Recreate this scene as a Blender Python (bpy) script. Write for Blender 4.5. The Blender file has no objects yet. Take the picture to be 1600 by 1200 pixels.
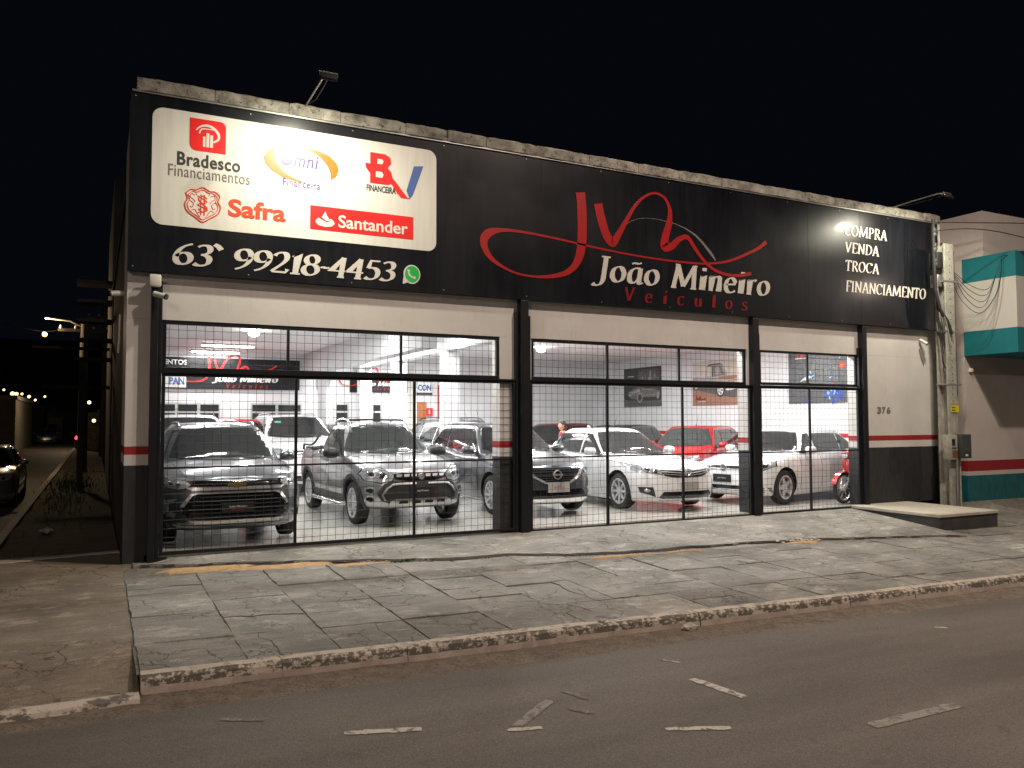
import bpy, bmesh, math, random
from mathutils import Vector, Matrix
from mathutils.bvhtree import BVHTree
from mathutils.geometry import tessellate_polygon
random.seed(7)
S = bpy.context.scene
COL = S.collection
R = math.radians
PI = math.pi

# ---------------------------------------------------------------- camera
cam = bpy.data.cameras.new('camera'); camo = bpy.data.objects.new('camera', cam); COL.objects.link(camo)
cam.sensor_width = 36; cam.lens = 1270/1600*36; cam.clip_start = .05; cam.clip_end = 2000
camo.matrix_world = Matrix(((.89031512, -.01880607, -.45495638, 0), (-.45533806, -.04224901, -.88931562, -10.884),
                            (-.00249692, .9989301, -.04617805, 1.6), (0, 0, 0, 1)))
S.camera = camo
# ---------------------------------------------------------------- night sky
W_ = bpy.data.worlds.new('World'); S.world = W_; W_.use_nodes = True
bg = W_.node_tree.nodes['Background']
bg.inputs[0].default_value = (.25, .35, .6, 1); bg.inputs[1].default_value = .0055
S.view_settings.view_transform = 'Standard'; S.view_settings.look = 'None'
S.view_settings.exposure = 0; S.view_settings.gamma = 1; S.view_settings.use_curve_mapping = False
S.cycles.max_bounces = 8; S.cycles.diffuse_bounces = 3; S.cycles.glossy_bounces = 4
S.cycles.sample_clamp_indirect = 4
S.cycles.use_denoising = True
# ---------------------------------------------------------------- materials
def _mat(name):
    m = bpy.data.materials.new(name); m.use_nodes = True
    return m, m.node_tree.nodes, m.node_tree.links, m.node_tree.nodes['Principled BSDF']
def noise_(n, l, scale, detail=6, rough=.6, vec=None, dim=None):
    t = n.new('ShaderNodeTexNoise'); t.inputs['Scale'].default_value = scale; t.inputs['Detail'].default_value = detail
    t.inputs['Roughness'].default_value = rough
    if vec is not None: l.new(vec, t.inputs['Vector'])
    return t
def ramp_(n, l, src, stops):
    r = n.new('ShaderNodeValToRGB'); l.new(src, r.inputs[0])
    e = r.color_ramp.elements
    while len(e) < len(stops): e.new(.5)
    for i, (p, c) in enumerate(stops):
        e[i].position = p; e[i].color = (*c, 1) if len(c) == 3 else c
    return r
def mix_(n, l, fac, a, b, mode='MIX'):
    m = n.new('ShaderNodeMix'); m.data_type = 'RGBA'; m.blend_type = mode
    for s, v in ((m.inputs[0], fac), (m.inputs[6], a), (m.inputs[7], b)):
        if hasattr(v, 'links') or hasattr(v, 'is_output'): l.new(v, s)
        elif isinstance(v, (int, float)): s.default_value = v
        else: s.default_value = (*v, 1)
    return m.outputs[2]
def coords(n, l, scale=(1, 1, 1), kind='Object'):
    tc = n.new('ShaderNodeTexCoord'); mp = n.new('ShaderNodeMapping'); mp.inputs['Scale'].default_value = scale
    l.new(tc.outputs[kind], mp.inputs[0]); return mp.outputs[0]
def worldpos(n, l, scale=(1, 1, 1)):
    g = n.new('ShaderNodeNewGeometry'); mp = n.new('ShaderNodeMapping'); mp.inputs['Scale'].default_value = scale
    l.new(g.outputs['Position'], mp.inputs[0]); return mp.outputs[0]
def bump_(n, l, h, strength, dist, p):
    b = n.new('ShaderNodeBump'); b.inputs['Strength'].default_value = strength; b.inputs['Distance'].default_value = dist
    l.new(h, b.inputs['Height']); l.new(b.outputs[0], p.inputs['Normal']); return b
def plain(name, col, rough=.5, metal=0, spec=.5, coat=0, var=.12, vscale=6, emit=None, estr=0, bump=0):
    m, n, l, p = _mat(name)
    v = worldpos(n, l)
    t = noise_(n, l, vscale, vec=v)
    lo = tuple(c*(1-var) for c in col); hi = tuple(min(1, c*(1+var)) for c in col)
    r = ramp_(n, l, t.outputs[0], [(.3, lo), (.7, hi)])
    l.new(r.outputs[0], p.inputs['Base Color'])
    p.inputs['Roughness'].default_value = rough; p.inputs['Metallic'].default_value = metal
    p.inputs['Specular IOR Level'].default_value = spec; p.inputs['Coat Weight'].default_value = coat
    p.inputs['Coat Roughness'].default_value = .04
    if bump: bump_(n, l, noise_(n, l, vscale*8, vec=v).outputs[0], bump, .01, p)
    if emit: p.inputs['Emission Color'].default_value = (*emit, 1); p.inputs['Emission Strength'].default_value = estr
    return m
M = {}
def P(name, *a, **k):
    M[name] = plain(name, *a, **k); return M[name]
P('paint_grey', (.13, .14, .16), .28, .7, coat=1, var=.03)
P('paint_darkgrey', (.10, .105, .12), .3, .65, coat=1, var=.03)
P('paint_silver', (.42, .43, .44), .32, .8, coat=1, var=.03)
P('paint_white', (.72, .73, .74), .3, 0, coat=1, var=.02)
P('paint_red', (.44, .010, .015), .3, .1, coat=1, var=.03)
P('paint_maroon', (.12, .01, .014), .3, .2, coat=1, var=.03)
P('paint_black', (.012, .012, .014), .25, .2, coat=1, var=.03)
P('glass', (.016, .018, .019), .035, 0, spec=.75, var=.05)
P('glass_clear', (.035, .042, .04), .05, 0, spec=.7, var=.05)
P('chrome', (.80, .81, .83), .22, .72, var=.02)
P('alloy', (.62, .63, .65), .35, .45, var=.04)
P('rubber', (.018, .018, .018), .75, var=.1)
P('black_plastic', (.02, .021, .023), .5, var=.08)
P('gloss_black', (.008, .008, .01), .15, var=.05, coat=.6)
P('dark_void', (.006, .006, .006), .9)
P('lamp_glass', (.42, .44, .46), .08, .25, spec=.8, coat=1, var=.25, vscale=22)
P('lamp_lens', (.8, .82, .85), .08, .9, var=.05)
P('lamp_amber', (.6, .2, .03), .2, 0, coat=1)
P('tail_red', (.3, .008, .008), .15, 0, coat=1)
P('plate_grey', (.42, .42, .41), .45, .1)
P('plate_black', (.02, .02, .022), .4)
P('ink_black', (.015, .015, .016), .5)
P('ink_white', (.8, .8, .78), .4, var=.02)
P('gold', (.55, .36, .09), .25, .8)
P('tag_green', (.1, .45, .33), .5)
P('seam', (.006, .006, .007), .8)

# ---------------------------------------------------------------- objects
def tag(o, label=None, cat=None, group=None, kind=None):
    if label: o['label'] = label
    if cat: o['category'] = cat
    if group: o['group'] = group
    if kind: o['kind'] = kind
    return o
def empty(name, loc=(0, 0, 0), rz=0, parent=None):
    o = bpy.data.objects.new(name, None); COL.objects.link(o); o.location = loc; o.rotation_euler = (0, 0, rz)
    o.empty_display_size = .2
    if parent: o.parent = parent
    return o
def link(name, me, parent=None):
    o = bpy.data.objects.new(name, me); COL.objects.link(o)
    if parent is not None: o.parent = parent
    return o
def obj(name, bm, mat, parent=None, smooth=None):
    me = bpy.data.meshes.new(name); bm.to_mesh(me); bm.free()
    for m in (mat if isinstance(mat, (list, tuple)) else [mat]): me.materials.append(M[m] if isinstance(m, str) else m)
    if smooth is not None:
        me.shade_smooth()
        if smooth < 180: me.set_sharp_from_angle(angle=R(smooth))
    return link(name, me, parent)
def copy_tree(o, parent=None):
    c = o.copy(); COL.objects.link(c); c.parent = parent
    for ch in o.children: copy_tree(ch, c)
    return c
def box(bm, x0, x1, y0, y1, z0, z1, mi=0):
    vs = [bm.verts.new(p) for p in ((x0, y0, z0), (x1, y0, z0), (x1, y1, z0), (x0, y1, z0), (x0, y0, z1), (x1, y0, z1), (x1, y1, z1), (x0, y1, z1))]
    for f in ((0, 3, 2, 1), (4, 5, 6, 7), (0, 1, 5, 4), (1, 2, 6, 5), (2, 3, 7, 6), (3, 0, 4, 7)):
        bm.faces.new([vs[i] for i in f]).material_index = mi
    return vs
def bx(*a, bev=0, **k):
    bm = bmesh.new(); box(bm, *a, **k)
    if bev: bmesh.ops.bevel(bm, geom=bm.edges[:], offset=bev, segments=2, affect='EDGES', profile=.5)
    return bm
def tube(bm, pts, r, seg=8, caps=True, mi=0, sq=None):
    """round bar swept along a polyline; r may be a list"""
    pts = [Vector(p) for p in pts]; rings = []
    up = Vector((0, 0, 1)); prev = None
    for i, p in enumerate(pts):
        d = (pts[min(i+1, len(pts)-1)]-pts[max(i-1, 0)]).normalized()
        if prev is None:
            a = d.cross(up if abs(d.z) < .95 else Vector((0, 1, 0))).normalized()
        else:
            a = (prev-d*prev.dot(d)).normalized()
        b = d.cross(a); prev = a
        rr = r[i] if isinstance(r, (list, tuple)) else r
        rings.append([bm.verts.new(p+(a*math.cos(2*PI*k/seg)+b*math.sin(2*PI*k/seg))*rr) for k in range(seg)])
    for q in range(len(rings)-1):
        for k in range(seg):
            bm.faces.new((rings[q][k], rings[q][(k+1) % seg], rings[q+1][(k+1) % seg], rings[q+1][k])).material_index = mi
    if caps:
        bm.faces.new(rings[0][::-1]).material_index = mi; bm.faces.new(rings[-1]).material_index = mi
def tb(pts, r, seg=8):
    bm = bmesh.new(); tube(bm, pts, r, seg); return bm
def lathe(prof, axis='z', seg=32, c=(0, 0, 0), closed=False):
    """prof: list of (radius, height)"""
    bm = bmesh.new(); rings = []
    for r, h in prof:
        ring = []
        for k in range(seg):
            a = 2*PI*k/seg; u, v = r*math.cos(a), r*math.sin(a)
            p = {'z': (u, v, h), 'y': (u, h, v), 'x': (h, u, v)}[axis]
            ring.append(bm.verts.new((p[0]+c[0], p[1]+c[1], p[2]+c[2])))
        rings.append(ring)
    n = len(rings)
    for i in range(n if closed else n-1):
        a, b = rings[i], rings[(i+1) % n]
        for k in range(seg): bm.faces.new((a[k], a[(k+1) % seg], b[(k+1) % seg], b[k]))
    bmesh.ops.remove_doubles(bm, verts=bm.verts, dist=1e-5)
    bmesh.ops.recalc_face_normals(bm, faces=bm.faces)
    return bm
def prism(poly, h0, h1, axis='z'):
    """extrude 2-D polygon; axis = extrusion axis; poly coords are the other two in order"""
    bm = bmesh.new()
    def P3(a, b, h): return {'z': (a, b, h), 'y': (a, h, b), 'x': (h, a, b)}[axis]
    tri = tessellate_polygon([[Vector((a, b, 0)) for a, b in poly]])
    lo = [bm.verts.new(P3(a, b, h0)) for a, b in poly]; hi = [bm.verts.new(P3(a, b, h1)) for a, b in poly]
    for t in tri:
        bm.faces.new([lo[i] for i in t]); bm.faces.new([hi[i] for i in t][::-1])
    for i in range(len(poly)):
        j = (i+1) % len(poly); bm.faces.new((lo[i], lo[j], hi[j], hi[i]))
    bmesh.ops.recalc_face_normals(bm, faces=bm.faces)
    return bm
def rounded(x0, x1, z0, z1, r, seg=4):
    out = []
    for cx, cz, a0 in ((x1-r, z1-r, 0), (x0+r, z1-r, 90), (x0+r, z0+r, 180), (x1-r, z0+r, 270)):
        for k in range(seg+1):
            a = R(a0+90*k/seg); out.append((cx+r*math.cos(a), cz+r*math.sin(a)))
    return out
def ellipse(cx, cz, a, b, seg=20, rot=0):
    c, s = math.cos(rot), math.sin(rot)
    return [(cx+a*math.cos(2*PI*k/seg)*c-b*math.sin(2*PI*k/seg)*s, cz+a*math.cos(2*PI*k/seg)*s+b*math.sin(2*PI*k/seg)*c) for k in range(seg)]
def lerp(a, b, t): return a+(b-a)*t
def interp(x, pts):
    """smooth interpolation through (x, y) points"""
    if x <= pts[0][0]: return pts[0][1]
    for i in range(len(pts)-1):
        if x <= pts[i+1][0]:
            x0, y0 = pts[i]; x1, y1 = pts[i+1]; t = (x-x0)/(x1-x0)
            m0 = (y1-pts[i-1][1])/(x1-pts[i-1][0]) if i > 0 else (y1-y0)/(x1-x0)
            m1 = (pts[i+2][1]-y0)/(pts[i+2][0]-x0) if i+2 < len(pts) else (y1-y0)/(x1-x0)
            h = x1-x0; t2, t3 = t*t, t*t*t
            return (2*t3-3*t2+1)*y0+(t3-2*t2+t)*h*m0+(-2*t3+3*t2)*y1+(t3-t2)*h*m1
    return pts[-1][1]
# ---------------------------------------------------------------- lettering
_tc = {}
def text_mesh(s, size=1, bold=0, shear=0, spacing=1):
    cu = bpy.data.curves.new('t', 'FONT'); cu.body = s; cu.size = size; cu.shear = shear; cu.offset = bold
    cu.space_character = spacing; cu.resolution_u = 4; cu.extrude = .004
    o = bpy.data.objects.new('t', cu); COL.objects.link(o)
    bpy.context.view_layer.update()
    me = bpy.data.meshes.new_from_object(o.evaluated_get(bpy.context.evaluated_depsgraph_get()))
    bpy.data.objects.remove(o); bpy.data.curves.remove(cu)
    return me
def fit_mesh(me, x0, x1, z0, z1, y, face=-1, axis='y'):
    """scale a text mesh lying in xy to the rectangle; face -Y (face=-1)"""
    vs = [v.co.copy() for v in me.vertices]
    a0, a1 = min(v.x for v in vs), max(v.x for v in vs); b0, b1 = min(v.y for v in vs), max(v.y for v in vs)
    for v in me.vertices:
        u = (v.co.x-a0)/(a1-a0); w = (v.co.y-b0)/(b1-b0); d = v.co.z
        X = lerp(x0, x1, u); Z = lerp(z0, z1, w)
        v.co = (X, y-d, Z) if axis == 'y' else (y-d, -X, Z)
    return me
def word(name, s, rect, y, mat, parent, bold=0, shear=0, spacing=1, axis='y', **k):
    me = fit_mesh(text_mesh(s, 1, bold, shear, spacing), *rect, y, axis=axis)
    me.materials.append(M[mat]); return link(name, me, parent)
# broad-nib pen lettering for the serif italics on the fascia: strokes per glyph, units: x-height 1 = cap height
def bez(p0, p1, p2, p3, n=10):
    return [tuple((1-t)**3*a+3*(1-t)**2*t*b+3*(1-t)*t*t*c+t**3*d for a, b, c, d in zip(p0, p1, p2, p3)) for t in [i/n for i in range(n+1)]]
def path(*seg):
    """seg: flat list; each item either (x,z) line or (x,z,x,z,x,z) bezier"""
    out = [seg[0]]
    for s in seg[1:]:
        if len(s) == 2: out.append(s)
        else: out += bez(out[-1], s[0:2], s[2:4], s[4:6])[1:]
    return out
def oval(cx, cz, a, b, a0=90, a1=450, n=28):
    return [(cx+a*math.cos(R(lerp(a0, a1, i/n))), cz+b*math.sin(R(lerp(a0, a1, i/n)))) for i in range(n+1)]
G = {  # glyph: (advance, strokes)
 '0': (.62, [oval(.31, .5, .22, .46)]),
 '1': (.42, [path((.06, .80), (.24, .96), (.24, .03)), path((.08, .03), (.40, .03))]),
 '2': (.58, [path((.07, .78), (.12, 1.0, .48, 1.05, .47, .72), (.46, .48, .15, .25, .05, .05)), path((.05, .05), (.50, .05), (.54, .2))]),
 '3': (.56, [path((.08, .86), (.2, 1.02, .46, .98, .45, .76), (.44, .6, .3, .54, .2, .53)), path((.2, .53), (.4, .53, .49, .42, .48, .28), (.46, .04, .2, -.02, .04, .12))]),
 '4': (.60, [path((.40, .97), (.04, .32), (.56, .32)), path((.40, .97), (.40, .03)), path((.28, .03), (.52, .03))]),
 '5': (.56, [path((.50, .95), (.17, .95), (.12, .58)), path((.12, .58), (.3, .66, .5, .56, .48, .32), (.46, .04, .2, -.02, .04, .12))]),
 '6': (.60, [path((.50, .97), (.25, .9, .06, .65, .08, .33), (.1, -.03, .5, -.03, .52, .3), (.52, .6, .2, .66, .09, .38))]),
 '8': (.60, [oval(.30, .74, .19, .22), oval(.30, .27, .23, .25)]),
 '9': (.60, [path((.10, .03), (.35, .1, .54, .35, .52, .67), (.5, 1.03, .1, 1.03, .08, .7), (.08, .4, .4, .34, .51, .62))]),
 '-': (.36, [path((.03, .40), (.12, .50, .2, .34, .32, .45))]),
 '`': (.30, [path((-.02, 1.04), (.10, .97), (.22, .82))]),
 'J': (.50, [path((.34, .95), (.34, .12), (.32, -.2, .1, -.2, .02, -.1)), path((.2, .95), (.48, .95))]),
 'M': (.98, [path((.12, .03), (.20, .95)), path((.18, .95), (.47, .1)), path((.47, .1), (.78, .95)), path((.78, .95), (.84, .03)), path((.03, .03), (.22, .03)), path((.72, .03), (.94, .03)), path((.10, .95), (.24, .95)), path((.74, .95), (.88, .95))]),
 'V': (.66, [path((.1, .95), (.33, .04)), path((.33, .04), (.57, .95)), path((.02, .95), (.2, .95)), path((.48, .95), (.66, .95))]),
 'o': (.54, [oval(.27, .33, .19, .29)]),
 'ã': (.54, [path((.42, .62), (.2, .7, .06, .5, .08, .26), (.1, -.05, .34, .0, .42, .3)), path((.42, .64), (.42, .15), (.42, .0, .5, .03, .53, .1)), path((.12, .78), (.22, .9, .3, .74, .42, .86))]),
 'a': (.54, [path((.42, .62), (.2, .7, .06, .5, .08, .26), (.1, -.05, .34, .0, .42, .3)), path((.42, .64), (.42, .15), (.42, .0, .5, .03, .53, .1))]),
 'i': (.30, [path((.06, .58), (.15, .62), (.15, .05), (.26, .05)), path((.15, .80), (.15, .93))]),
 'í': (.30, [path((.06, .58), (.15, .62), (.15, .05), (.26, .05)), path((.14, .80), (.26, .97))]),
 'n': (.58, [path((.05, .60), (.14, .62), (.14, .02)), path((.14, .42), (.24, .66, .45, .72, .44, .46), (.44, .05), (.54, .05))]),
 'e': (.50, [path((.09, .34), (.42, .38), (.42, .72, .08, .72, .08, .32), (.08, -.06, .36, -.02, .45, .12))]),
 'r': (.40, [path((.05, .60), (.14, .62), (.14, .03)), path((.14, .42), (.2, .6, .28, .68, .38, .6)), path((.05, .03), (.24, .03))]),
 'c': (.48, [path((.42, .56), (.3, .72, .08, .64, .08, .32), (.08, -.06, .36, -.02, .44, .12))]),
 'u': (.58, [path((.05, .60), (.13, .62), (.13, .2), (.14, -.05, .36, -.02, .43, .25)), path((.43, .62), (.43, .04), (.53, .05))]),
 'l': (.28, [path((.05, .95), (.14, .97), (.14, .05), (.25, .05))]),
 's': (.44, [path((.37, .56), (.26, .7, .08, .62, .1, .48), (.14, .34, .36, .32, .37, .18), (.36, -.02, .12, -.02, .05, .1))]),
 'C': (.66, [path((.58, .78), (.5, 1.0, .09, 1.06, .08, .5), (.09, -.06, .48, -.04, .6, .2)), path((.58, .72), (.59, .93))]),
 'O': (.74, [oval(.37, .49, .28, .46)]),
 'P': (.60, [path((.16, .95), (.16, .03)), path((.16, .95), (.62, 1.0, .62, .42, .18, .46)), path((.06, .03), (.28, .03)), path((.06, .95), (.18, .95))]),
 'R': (.66, [path((.16, .95), (.16, .03)), path((.16, .95), (.62, 1.0, .6, .44, .18, .48)), path((.32, .47), (.58, .04), (.66, .04)), path((.06, .03), (.28, .03)), path((.06, .95), (.18, .95))]),
 'A': (.68, [path((.34, .96), (.60, .03)), path((.34, .96), (.10, .03)), path((.17, .32), (.50, .32)), path((.02, .03), (.20, .03)), path((.48, .03), (.70, .03))]),
 'E': (.58, [path((.16, .95), (.16, .03)), path((.06, .95), (.50, .95), (.51, .82)), path((.16, .51), (.42, .51)), path((.06, .03), (.52, .03), (.55, .18))]),
 'N': (.74, [path((.15, .95), (.15, .03)), path((.13, .95), (.60, .05)), path((.60, .05), (.60, .95)), path((.05, .03), (.25, .03)), path((.50, .95), (.70, .95)), path((.04, .95), (.16, .95))]),
 'D': (.72, [path((.16, .95), (.16, .03)), path((.06, .95), (.2, .95), (.78, .98, .78, 0, .2, .03), (.06, .03))]),
 'T': (.62, [path((.31, .95), (.31, .03)), path((.05, .80), (.05, .95), (.57, .95), (.57, .80)), path((.2, .03), (.42, .03))]),
 'F': (.54, [path((.16, .95), (.16, .03)), path((.06, .95), (.50, .95), (.51, .8)), path((.16, .50), (.42, .50)), path((.06, .03), (.28, .03))]),
 'I': (.32, [path((.16, .95), (.16, .03)), path((.06, .03), (.26, .03)), path((.06, .95), (.26, .95))]),
 'S': (.56, [path((.48, .8), (.4, 1.02, .08, .98, .1, .74), (.14, .48, .48, .5, .48, .24), (.46, -.04, .14, -.04, .06, .18))]),
 ' ': (.34, []),
}
def nib_stroke(bm, pts, wid, ang, thin, depth, lift):
    """ribbon whose width depends on the stroke direction like a flat pen"""
    L, Rr = [], []
    nx, nz = math.cos(R(ang)), math.sin(R(ang))
    n = len(pts)
    for i, (x, z) in enumerate(pts):
        a = pts[max(0, i-1)]; b = pts[min(n-1, i+1)]
        dx, dz = b[0]-a[0], b[1]-a[1]; d = math.hypot(dx, dz) or 1
        px, pz = -dz/d, dx/d
        w = max(thin, abs(px*nx+pz*nz)*wid)/2
        # mitre for corners of polylines
        if 0 < i < n-1:
            d1 = (x-pts[i-1][0], z-pts[i-1][1]); d2 = (pts[i+1][0]-x, pts[i+1][1]-z)
            c = (d1[0]*d2[0]+d1[1]*d2[1])/((math.hypot(*d1)*math.hypot(*d2)) or 1)
            w *= min(1.5, 1/max(.5, math.sqrt(max(0.01, (1+c)/2))))
        L.append((x+px*w, z+pz*w)); Rr.append((x-px*w, z-pz*w))
    vl = [bm.verts.new((x, z, lift+depth)) for x, z in L]; vr = [bm.verts.new((x, z, lift+depth)) for x, z in Rr]
    bl = [bm.verts.new((x, z, 0)) for x, z in L]; br = [bm.verts.new((x, z, 0)) for x, z in Rr]
    for i in range(n-1):
        bm.faces.new((vl[i], vr[i], vr[i+1], vl[i+1])); bm.faces.new((vl[i], vl[i+1], bl[i+1], bl[i])); bm.faces.new((vr[i+1], vr[i], br[i], br[i+1]))
    bm.faces.new((vl[0], bl[0], br[0], vr[0])); bm.faces.new((vl[-1], vr[-1], br[-1], bl[-1]))
def pen_word(name, s, rect, y, mat, parent, wid=.17, ang=20, thin=.07, slant=.18, track=0, aspect=None, per_glyph=True):
    """lettering fitted to rect (x0,x1,baseline z, cap z)"""
    x = 0; glyphs = []
    for ch in s:
        adv, st = G[ch]; glyphs.append((ch, x, st)); x += adv+track
    total = x-track; x0, x1, zb, zc = rect; kx = (x1-x0)/total; kz = zc-zb
    out = []
    bm = bmesh.new()
    def flush(b, nm):
        for v in b.verts:
            X = v.co.x*kx+x0+v.co.y*slant*kz; v.co = (X, y-v.co.z, zb+v.co.y*kz)
        bmesh.ops.recalc_face_normals(b, faces=b.faces)
        out.append(obj(nm, b, mat, parent))
    for ch, gx, st in glyphs:
        if not st: continue
        for i, pts in enumerate(st):
            nib_stroke(bm, [(px+gx, pz) for px, pz in pts], wid, ang, thin, .006, .0008*i)
        if per_glyph: flush(bm, name); bm = bmesh.new()
    if not per_glyph: flush(bm, name)
    else: bm.free()
    return out
def ribbon(name, pts, width, y, mat, parent, depth=.006):
    """variable width stroke in the facade plane; width list or number"""
    bm = bmesh.new(); n = len(pts); V = []
    for i, (x, z) in enumerate(pts):
        a = pts[max(0, i-1)]; b = pts[min(n-1, i+1)]
        dx, dz = b[0]-a[0], b[1]-a[1]; d = math.hypot(dx, dz) or 1
        w = (interp(i/(n-1), width) if isinstance(width, list) else width)/2
        px, pz = -dz/d*w, dx/d*w
        V.append([bm.verts.new(q) for q in ((x+px, y-depth, z+pz), (x-px, y-depth, z-pz), (x+px, y, z+pz), (x-px, y, z-pz))])
    for a, b in zip(V, V[1:]):
        bm.faces.new((a[0], a[1], b[1], b[0])); bm.faces.new((a[0], b[0], b[2], a[2])); bm.faces.new((a[1], a[3], b[3], b[1]))
    bm.faces.new((V[0][0], V[0][2], V[0][3], V[0][1])); bm.faces.new((V[-1][0], V[-1][1], V[-1][3], V[-1][2]))
    bmesh.ops.recalc_face_normals(bm, faces=bm.faces)
    return obj(name, bm, mat, parent)
def crv(pts, n=12):
    """Catmull-Rom through points"""
    out = []
    for i in range(len(pts)-1):
        p0 = pts[max(0, i-1)]; p1 = pts[i]; p2 = pts[i+1]; p3 = pts[min(len(pts)-1, i+2)]
        for k in range(n):
            t = k/n
            out.append(tuple(.5*(2*b+(c-a)*t+(2*a-5*b+4*c-d)*t*t+(3*b-a-3*c+d)*t**3) for a, b, c, d in zip(p0, p1, p2, p3)))
    return out+[tuple(pts[-1])]
# ---------------------------------------------------------------- vehicles
def ring_plan(xf, xr, w, nf, nr, af, ar, NQ=14, NS=16):
    """half outline (left side, y>=0) from front centre to rear centre"""
    pts = []
    for k in range(NQ):
        t = PI/2*k/NQ; pts.append((xf-af+af*math.cos(t)**(2/nf), w*math.sin(t)**(2/nf)))
    for k in range(NS+1):
        pts.append((lerp(xf-af, xr+ar, k/NS), w))
    for k in range(1, NQ+1):
        t = PI/2*(1-k/NQ); pts.append((xr+ar-ar*math.cos(t)**(2/nr), w*math.sin(t)**(2/nr) if k < NQ else 0))
    return pts
def skin(levels, lid, K=10, floor=True):
    """levels: list of half rings of 3-D points; closes with lid(point, u) rows"""
    bm = bmesh.new(); n = len(levels[0]); rows = []
    for L in levels:
        left = [bm.verts.new(p) for p in L]; right = [bm.verts.new((p[0], -p[1], p[2])) for p in L]
        rows.append((left, right))
    for (l0, r0), (l1, r1) in zip(rows, rows[1:]):
        for i in range(n-1):
            bm.faces.new((l0[i], l0[i+1], l1[i+1], l1[i])); bm.faces.new((r0[i], r1[i], r1[i+1], r0[i+1]))
    L = levels[-1]; grid = []
    for i, p in enumerate(L):
        row = [rows[-1][0][i]]
        for k in range(1, K):
            u = 1-2*k/K; row.append(bm.verts.new(lid(p, u)))
        row.append(rows[-1][1][i]); grid.append(row)
    for a, b in zip(grid, grid[1:]):
        for k in range(K): bm.faces.new((a[k], b[k], b[k+1], a[k+1]))
    if floor:
        l0, r0 = rows[0]
        for i in range(n-1): bm.faces.new((l0[i], r0[i], r0[i+1], l0[i+1]))
    bmesh.ops.remove_doubles(bm, verts=bm.verts, dist=2e-4)
    bad = [f for f in bm.faces if f.calc_area() < 1e-9]
    if bad: bmesh.ops.delete(bm, geom=bad, context='FACES_ONLY')
    bmesh.ops.holes_fill(bm, edges=[e for e in bm.edges if e.is_boundary], sides=8)
    bmesh.ops.recalc_face_normals(bm, faces=bm.faces)
    return bm
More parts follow.
